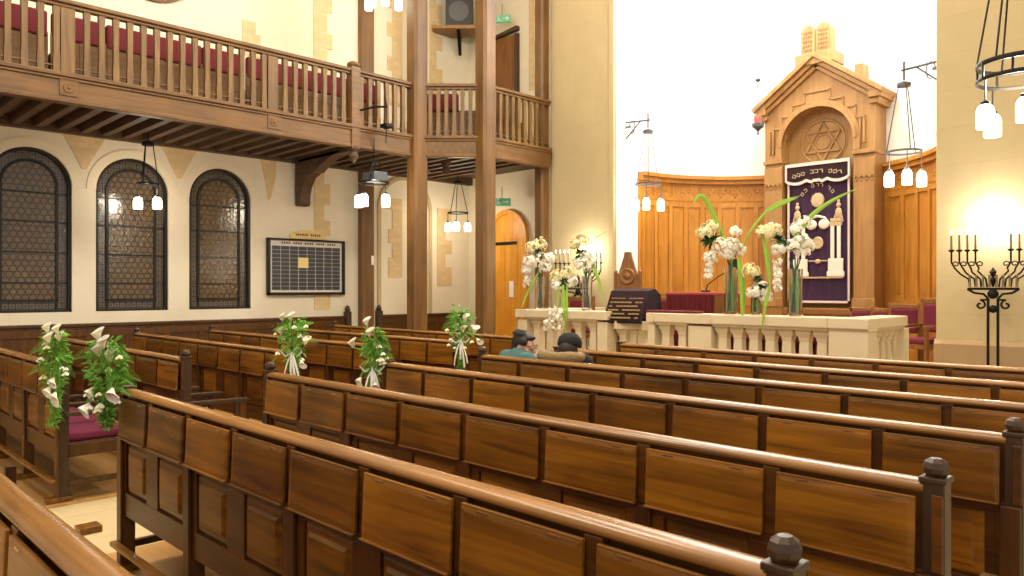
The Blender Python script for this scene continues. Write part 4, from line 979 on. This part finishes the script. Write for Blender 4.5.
vase_arr((u,v,BT),'tall glass vase with a long blade crossing the purple curtain',.50,.075,15,
  cl(px,[(764,233,8,'c',-.05),(772,230,8,'c',-.02),(778,240,9,'d',-.03),(786,243,7,'d',-.02),(790,247,7,'p',-.08),(799,243,8,'p',-.1),(806,246,6,'p',-.04),(800,251,7,'p',-.05),(795,230,6,'p',-.02),(804,222,6,'p',-.02),(776,250,6,'p',-.06)]),
  [blade(px,[(790,246),(796,232),(810,214),(830,200),(852,190)],.05),blade(px,[(762,236),(766,258),(768,290)],.05),blade(px,[(768,212),(780,204),(796,198)],.04)],[(off(px,776,262)[0],-.05,off(px,776,262)[1],5)])
px=757; u,v=vp(px)
vase_arr((u,v-.02,BT),'small low bunch of white blooms between the two tall right vases',.22,.055,16,
  cl(px,[(750,272,8,'c',-.05),(758,277,6,'d',-.03),(760,290,8,'p',-.05),(753,293,6,'p',-.05),(765,296,6,'p',-.05),(762,284,6,'d',-.02)]),
  [blade(px,[(765,285),(760,300),(755,330)],.04,-.2)],[])

# ------------------------------------------------------------------ candle stands
def candelabrum(u,v,label):
    t = thing('candle_stand', label, 'candelabrum', (u,v,0), R(20), 'iron candle stands at the chancel piers')
    k = 752.5/7.96; zz = lambda y: H+(289-y)/k; X = lambda p: p/k
    m = MB()
    for s_ in (-1,1): m.tube([(s_*X(4.2),0,.04),(s_*X(4.2),0,zz(300))],.014,8)
    m.obj('twin_shaft', IRON, t, smooth=True)
    m = MB()
    for a in (45,135,225,315): m.tube([(0,0,.16),(.12*math.cos(R(a)),.12*math.sin(R(a)),.12),(.27*math.cos(R(a)),.27*math.sin(R(a)),.015)],.016,6)
    m.obj('foot', IRON, t, smooth=True)
    m = MB(); m.bx(-X(22),X(22),-.02,.02,zz(290),zz(287.5)); m.tube([(-X(22),0,zz(289)),(-X(16),0,zz(293)),(-X(8),0,zz(294)),(-X(4),0,zz(299))],.014,6); m.tube([(X(22),0,zz(289)),(X(16),0,zz(293)),(X(8),0,zz(294)),(X(4),0,zz(299))],.014,6)
    m.obj('crossbar', IRON, t, bev=.003)
    for s_ in (-1,1):
        m = MB(); sp = [(s_*(X(11)+X(5)*(1-i/22)*math.cos(R(90+i*22*1.0))),0,zz(305)+X(5)*(1-i/22)*math.sin(R(90+i*22))) for i in range(18)]
        m.tube([(s_*X(3),0,zz(299.5))]+sp,.012,6); m.obj('scroll', IRON, t, smooth=True)
    m = MB(); m.ball((0,0,zz(294)),X(5),(1,.6,1)); m.ball((0,0,zz(309)),X(4),(1,.6,1)); m.lathe([(.008,zz(287)),(.03,zz(280)),(.012,zz(277)),(.035,zz(272)),(.0001,zz(267))],10); m.obj('centre_boss', IRON, t, smooth=True)
    for i in range(8):
        x = (-20+40*i/7); m = MB(); m.lathe([(.014,zz(287)),(.012,zz(276)),(.018,zz(275)),(.0001,zz(274.5))],8,(X(x),0,0)); m.obj('lower_candle', CANDLE, t, smooth=True)
    for s_ in (-1,1):
        for j,xo in enumerate((15,22,29,36)):
            xi = 5+j*5; m = MB()
            m.tube([(s_*X(xi),0,zz(287)),(s_*X(xi+1),0,zz(279)),(s_*X(xi+8),0,zz(271+j)),(s_*X(xo-3),0,zz(268)),(s_*X(xo),0,zz(262)),(s_*X(xo),0,zz(251))],.010,6)
            sp = [(s_*(X(xo-4)+X(3)*(1-i/20)*math.cos(R(i*26))),0,zz(264)+X(3)*(1-i/20)*math.sin(R(i*26))) for i in range(14)]; m.tube(sp,.007,5)
            m.lathe([(.012,zz(251.5)),(.030,zz(250.5)),(.030,zz(249.3)),(.012,zz(249))],10,(s_*X(xo),0,0)); ar = m.obj('branch', IRON, t, smooth=True)
            m = MB(); m.lathe([(.012,zz(249)),(.011,zz(234)),(.0001,zz(233.8))],8,(s_*X(xo),0,0)); m.obj('candle', CANDLE, ar, smooth=True)
            m = MB(); m.lathe([(.004,zz(234)),(.010,zz(232.8)),(.006,zz(230.5)),(.0001,zz(229.2))],8,(s_*X(xo),0,0)); m.obj('added_tip_glow', TIPGLOW, ar, smooth=True)  # glowing tips added on the candles to go with the wall glow
    return t
cr_ = at(993,v=9.2); candelabrum(cr_[0],cr_[1],'black iron candelabrum with eight tall candles before the right stone pier')
cl_ = at(578,v=9.2); candelabrum(cl_[0],cl_[1],'black iron candelabrum half hidden by flowers before the left stone pier')

# ------------------------------------------------------------------ lamps with milk-glass shades
def pendant(nm, label, loc, ring, shades, rods, top, apex, ang=0, iron=IRON, sd=.065, sh=.19, group='iron lamps with milk glass shades', double=False, drop=.16):
    """loc = ring centre; rods rise to an apex above; chain on to top"""
    t = thing(nm, label, 'lamp', loc, ang, group)
    m = MB(); m.tube([(ring*math.cos(R(a)),ring*math.sin(R(a)),0) for a in range(0,360,12)],.014 if double else .010,6,True,(.5,1.4))
    if double: m.tube([(ring*math.cos(R(a)),ring*math.sin(R(a)),-.11) for a in range(0,360,12)],.014,6,True,(.5,1.2))
    if double:
        for a in range(0,360,45): m.tube([(ring*math.cos(R(a)),ring*math.sin(R(a)),0),(ring*math.cos(R(a)),ring*math.sin(R(a)),-.11)],.010,5)
    m.obj('ring', iron, t, smooth=True)
    m = MB(); tr = .06
    for k in range(rods):
        a = 2*PI*k/rods+.4; m.tube([(ring*math.cos(a),ring*math.sin(a),0),(tr*math.cos(a),tr*math.sin(a),apex)],.007,5)
    m.obj('suspension_rods', iron, t)
    m = MB(); m.lathe([(tr+.02,apex-.02),(tr+.02,apex+.02),(.02,apex+.05),(.0001,apex+.055)],12)
    if top: m.tube([(0,0,apex+.04),(0,0,top)],.008,6)
    m.obj('hanger', iron, t, smooth=True)
    for a in shades:
        x,y = ring*math.cos(R(a)),ring*math.sin(R(a)); z0 = -.11 if double else 0
        m = MB(); m.tube([(x,y,z0),(x,y,z0-drop)],.006,5); m.lathe([(.03,z0-drop-.03),(.03,z0-drop),(.0001,z0-drop+.02)],10,(x,y,0)); hd = m.obj('lamp_holder', iron, t, smooth=True)
        m = MB(); m.lathe([(.03,-.02),(sd*.8,-.035),(sd,-.07),(sd,-sh),(sd*.9,-sh-.012),(.0001,-sh-.014)],16,(x,y,z0-drop)); m.obj('glass_shade', BULB, hd, smooth=True)
    return t
def light(nm, loc, e, r=.12, col=(1,.86,.66)):
    d = bpy.data.lights.new(nm,'POINT'); d.energy = e; d.shadow_soft_size = r; d.color = col; o = bpy.data.objects.new(nm,d); COL.objects.link(o); o.location = loc; return o
# big chandelier at top right
p = at(1019,v=4.0); c, s = math.cos(TH), math.sin(TH)
zdep = 5.3; xc = (1022-512)/752.5*zdep; cu, cv = xc*c-zdep*s, xc*s+zdep*c
zr = H+(289-63)*zdep/752.5
pendant('ring_chandelier','large double-ring iron chandelier hanging at the top right corner',(cu,cv,zr),.275,(185,240,97,310,30),6,8.5-zr,1.35,TH,IRON,.058,.175,None,True,.17)
light('chandelier_light',(cu,cv,zr-.1),55)
# bracket lamps on the chancel reveals
def bracket(nm, u, v, side, yap, yring, label, px):
    uu, vv = at(px,v=v); za = hh(yap,uu,vv); zr = hh(yring,uu,vv); wall = u
    pendant(nm,label,(uu,vv,zr),.195,(188,252,348),3,None,za-zr-.06,TH,IRON2,.055,.19,'bracket lamps of the chancel arch',False,.22)
    t = thing('wall_bracket', 'iron wall bracket carrying the lamp '+('left' if side<0 else 'right')+' of the ark', 'bracket', (uu,vv,za), 0)
    d = wall-uu
    m = MB(); m.tube([(0,0,.0),(0,0,.22)],.014,6); m.tube([(-.03*(1 if d>0 else -1),0,.12),(d,0,.15)],.016,6); m.tube([(0,0,.20),(d,0,.55)],.007,5); m.tube([(d*.35,0,.12),(d,0,-.12)],.012,6); m.obj('arm', IRON2, t, smooth=True)
    m = MB(); m.lathe([(.05,0),(.05,.02),(.0001,.03)],12,(d*.85,0,.06)); m.tube([(d*(.7+.12*math.cos(R(a))),0,.06+.10*math.sin(R(a))) for a in range(0,300,20)],.009,5); m.obj('scroll', IRON2, t, smooth=True)
    light('bracket_light',(uu,vv,zr-.2),14)
bracket('bracket_lamp',AU+AR,9.75,1,80,152,'three-shade iron lamp hanging right of the ark',904)
bracket('bracket_lamp',AU-AR,9.75,-1,128,184,'three-shade iron lamp hanging left of the ark by the left pier',648)
# lamps under and on the gallery
p = at(458,v=9.0); zr = hh(213,*p); pendant('ceiling_lamp','small three-shade lamp hung under the gallery between two tall posts',(p[0],p[1],zr),.19,(200,265,340),3,3.6-zr,3.5-zr-.02,TH,IRON,.06,.17)
light('ceiling_lamp_light',(p[0],p[1],zr-.15),30)
p = at(374,v=6.35); zr = hh(183,*p); pendant('gallery_lamp','three-shade lamp with dark box hanging below the gallery newel',(p[0],p[1],zr),.22,(190,240,330),3,3.75-zr,.28,TH,IRON,.062,.19,double=False)
m = MB(); m.bx(p[0]-.13,p[0]+.17,p[1]-.12,p[1]+.12,zr+.02,zr+.15)
tag(m.obj('control_box', IRON2, bev=.01),'dark grey metal box above the lamp under the gallery newel','box')
light('gallery_lamp_light',(p[0],p[1],zr-.15),26)
t = thing('lamp_bracket','black iron arm on the gallery balusters holding the newel lamp','bracket',(GU+.06,6.4,0))
m = MB(); z = 4.22; m.tube([(0,-.3,z-.1),(.12,-.1,z-.03),(.2,.05,z-.02)],.016,6); m.tube([(0,.15,z+.2),(.2,.05,z-.02)],.012,6); m.tube([(.2,.05,z-.02),(.19,.04,z-.55)],.008,5); m.obj('arm', IRON, t, smooth=True)
m = MB(); m.bx(.12,.28,-.02,.12,z-.33,z-.27); m.obj('clamp', IRON, t, bev=.01)
p = at(148,u=-10.6); zr = hh(184,*p); pendant('ceiling_lamp','two-shade lamp hung under the gallery in front of the middle arched window',(p[0],p[1],zr),.13,(185,355),3,3.62-zr,3.5-zr-.02,TH,IRON,.058,.165)
light('ceiling_lamp_light',(p[0],p[1],zr-.15),22)
p = at(384,v=7.0); zr = hh(-12,*p); pendant('gallery_chandelier','cluster of bright shades cut off at the top edge above the gallery',(p[0],p[1],zr),.24,(185,230,285,350),4,8.4-zr,.9,TH,IRON,.062,.19)
light('gallery_chandelier_light',(p[0],p[1],zr-.15),28)

# ------------------------------------------------------------------ the two seated men
def capsule(m, a, b, r0, r1, n=12):
    a, b = Vector(a), Vector(b); m.tube([a.lerp(b,i/4) for i in range(5)],[r0+(r1-r0)*i/4 for i in range(5)],n); m.ball(a,r0,n=n); m.ball(b,r1,n=n)
def remesh(o, vs=.008, it=4):
    r = o.modifiers.new('remesh','REMESH'); r.mode='VOXEL'; r.voxel_size=vs; r.use_smooth_shade=True
    s_ = o.modifiers.new('smooth','SMOOTH'); s_.iterations=it; s_.factor=.5
def person(u, v, label, rz, hz, headturn, nod, lean, jacket, kind):
    """local +y = facing, z=0 at floor, hips at seat height"""
    t = thing('person', label, 'person', (u,v,0), rz)
    hip = Vector((0,0,.55)); chest = Vector((0,lean,.88)); neck = Vector((0,lean+.03,hz-.25)); hc = Vector((0,lean+.06,hz-.125))
    HR = Matrix.Translation(hc) @ Matrix.Rotation(headturn,4,'Z') @ Matrix.Rotation(-nod,4,'X')
    m = MB(); capsule(m,hip,chest,.13,.125); capsule(m,neck-Vector((0,0,.05)),hc-Vector((0,.01,.04)),.055,.052)
    m.M = HR
    m.ball((0,-.01,.02),.095,(.80,1.02,1.06),20,14); m.ball((0,.03,-.045),.065,(.82,.95,1.0),16,10); m.ball((0,.052,-.088),.024,(1.2,1,.8))
    capsule(m,(0,.090,.012),(0,.108,-.022),.010,.015); m.ball((0,.088,-.058),.02,(1.3,.6,.5))
    for s_ in (-1,1): m.ball((s_*.076,-.005,-.005),.026,(.35,.7,1.1)); m.ball((s_*.03,.075,.03),.016,(1.4,.7,.6)); m.ball((s_*.04,.062,-.02),.024,(1,.8,.8))
    m.M = Matrix()
    hands=[]
    for s_ in (-1,1):
        sh = chest+Vector((s_*.17,0,.06)); el = Vector((s_*.24,lean+.1,.72)); wr = Vector((s_*.10,lean+.33,.66)); hands.append(wr)
        capsule(m,sh,el,.048,.04); capsule(m,el,wr,.038,.027)
        pl = wr+Vector((-s_*.03,.05,-.01)); m.ball(pl,.04,(.9,1.15,.45))
        for j in range(4): b0 = pl+Vector((s_*(.028-.018*j),.035,0)); ln=(.05,.06,.065,.055)[j]; k1=b0+Vector((-s_*.004,ln*.6,-.012)); capsule(m,b0,k1,.009,.0085,8); capsule(m,k1,k1+Vector((0,ln*.25,-.03)),.0085,.0075,8)
        th0 = pl+Vector((-s_*.03,-.005,0)); capsule(m,th0,th0+Vector((-s_*.025,.03,-.005)),.011,.009,8)
        kn = Vector((s_*.11,.44,.53)); an = Vector((s_*.11,.42,.10)); capsule(m,hip+Vector((s_*.09,0,0)),kn,.085,.06); capsule(m,kn,an,.055,.038); capsule(m,an-Vector((0,0,.05)),an+Vector((0,.15,-.06)),.035,.03)
    b = m.obj('body', SKIN, t); remesh(b,.007,3)
    m = MB(); capsule(m,hip,chest,.155,.15); 
    for s_ in (-1,1):
        capsule(m,chest+Vector((s_*.06,0,.03)),chest+Vector((s_*.16,-.01,.06)),.12,.08)
        sh = chest+Vector((s_*.18,0,.06)); el = Vector((s_*.25,lean+.1,.72)); wr = hands[0 if s_<0 else 1]; capsule(m,sh,el,.07,.06); capsule(m,el,wr.lerp(el,.12),.058,.045)
    capsule(m,chest+Vector((0,0,.08)),neck,.09,.062); j = m.obj('jacket', jacket, t); remesh(j,.012,4)
    m = MB()
    for s_ in (-1,1):
        kn = Vector((s_*.11,.44,.53)); an = Vector((s_*.11,.42,.12)); capsule(m,hip+Vector((s_*.08,0,0)),kn,.10,.075); capsule(m,kn,an,.07,.055)
    j = m.obj('trousers', DARKC, t); remesh(j,.014,3)
    for s_ in (-1,1):
        m = MB(); capsule(m,(s_*.11,.40,.055),(s_*.11,.58,.045),.045,.04); o = m.obj('shoe', BLACKC, t, smooth=True)
    if kind == 'glasses':
        m = MB(); m.M = HR; m.ball((0,-.022,.034),.098,(.84,1.0,1.0),20,14); m.ball((0,.05,.088),.042,(1.3,.9,.55)); m.ball((0,-.06,-.02),.075,(.95,.7,1.1)); 
        for s_ in (-1,1): m.ball((s_*.062,.02,.045),.03,(.6,1.2,1.1))
        h = m.obj('hair', HAIR, t); 
        bo = h.modifiers.new('remesh','REMESH'); bo.mode='VOXEL'; bo.voxel_size=.008; bo.use_smooth_shade=True
        m = MB(); m.M = HR; m.lathe([(.078,0),(.075,.02),(.05,.04),(.0001,.048)],20,(0,-.045,.088)); m.obj('skullcap', BLACKC, t, smooth=True)
        m = MB(); m.M = HR
        for s_ in (-1,1):
            m.tube([(s_*.034+.024*math.cos(R(a)),.102-.25*abs(.024*math.cos(R(a))+s_*.034)*.3,.018+.018*math.sin(R(a))) for a in range(0,360,30)],.0028,5,True); m.tube([(s_*.058,.098,.024),(s_*.078,.05,.026),(s_*.082,-.01,.015)],.0026,5)
        m.tube([(-.012,.106,.02),(.012,.106,.02)],.0026,5); m.obj('glasses', INK, t)
        m = MB(); m.M = HR
        for s_ in (-1,1): m.ball((s_*.033,.086,.016),.011)
        m.obj('eyes', PAPER, t, smooth=True)
    else:
        m = MB(); m.M = HR; m.ball((0,-.03,-.02),.1,(.82,.92,.9),18,12); h = m.obj('hair', HAIR, t, smooth=True)
        m = MB(); m.M = HR; m.lathe([(.099,.0),(.104,.01),(.104,.04),(.096,.07),(.066,.105),(.0001,.122)],24,(0,-.008,.012)); m.obj('knit_cap', BLACKC, t, smooth=True, ang=60)
        m = MB(); m.M = HR
        for s_ in (-1,1): m.ball((s_*.033,.082,.016),.011)
        m.obj('eyes', PAPER, t, smooth=True)
        m = MB(); nc = neck+Vector((0,-.05,.0))
        P = [nc+Vector((.17*math.cos(R(a)),.13*math.sin(R(a))-.03,.06-.08*max(0,math.sin(R(a))))) for a in range(0,360,20)]
        m.tube(P,[.052+.007*math.sin(k*2.1) for k in range(len(P))],10,True); m.obj('fur_collar', FUR, t, smooth=True)
        m = MB(); m.ball(nc+Vector((0,-.10,-.05)),.15,(1.15,.55,.75),16,10); m.obj('hood', BLACKC, t, smooth=True)
p = at(514,v=4.48); person(p[0],p[1],'man in teal jacket with glasses and dark skullcap, turned right on the pew',R(-12),1.175,R(-62),R(12),.04,TEAL,'glasses')
p = at(559,v=4.66); person(p[0],p[1],'man in black knit cap and fur-collared dark coat seen from behind',R(8),1.165,R(12),R(16),.10,BLACKC,'cap')

# ------------------------------------------------------------------ light
AC = (1,.985,.96); NC = (1,.905,.78)
light('apse_fill_high',(AU,10.3,7.4),420,.4,AC)  # hidden lamps added out of view to burn the apse out to white
light('apse_fill_left',(AU-1.5,10.4,6.4),140,.3,AC)
light('apse_fill_right',(AU+1.6,10.4,6.4),140,.3,AC)
light('candle_glow_right',(cr_[0]-.05,cr_[1]+.10,2.28),30,.05,(1,.93,.82))  # point lamps added beside the candles for the glow on the piers
light('candle_glow_left',(cl_[0],cl_[1]+.10,2.12),26,.05,(1,.93,.82))
for k,(x,y,z,e) in enumerate(((-5.3,1.0,6.6,330),(-5.3,4.6,6.6,330),(-5.3,7.6,6.6,200),(-1.8,2.6,6.4,240),(-1.0,-2,6.0,260),(-8.0,3.0,7.4,170))):  # unseen point lamps added overhead to brighten the nave, no fixtures built
    light('nave_fill_light',(x,y,z),e,.45,NC)
w = bpy.data.worlds.new('world'); S.world = w; w.use_nodes = True
bg = w.node_tree.nodes['Background']; bg.inputs[0].default_value = (1,.91,.79,1); bg.inputs[1].default_value = .72
S.view_settings.view_transform = 'Standard'; S.view_settings.look = 'None'; S.view_settings.gamma = 1; S.view_settings.use_curve_mapping = False
S.view_settings.exposure = .05
S.cycles.use_denoising = True
S.cycles.max_bounces = 6; S.cycles.sample_clamp_indirect = 6
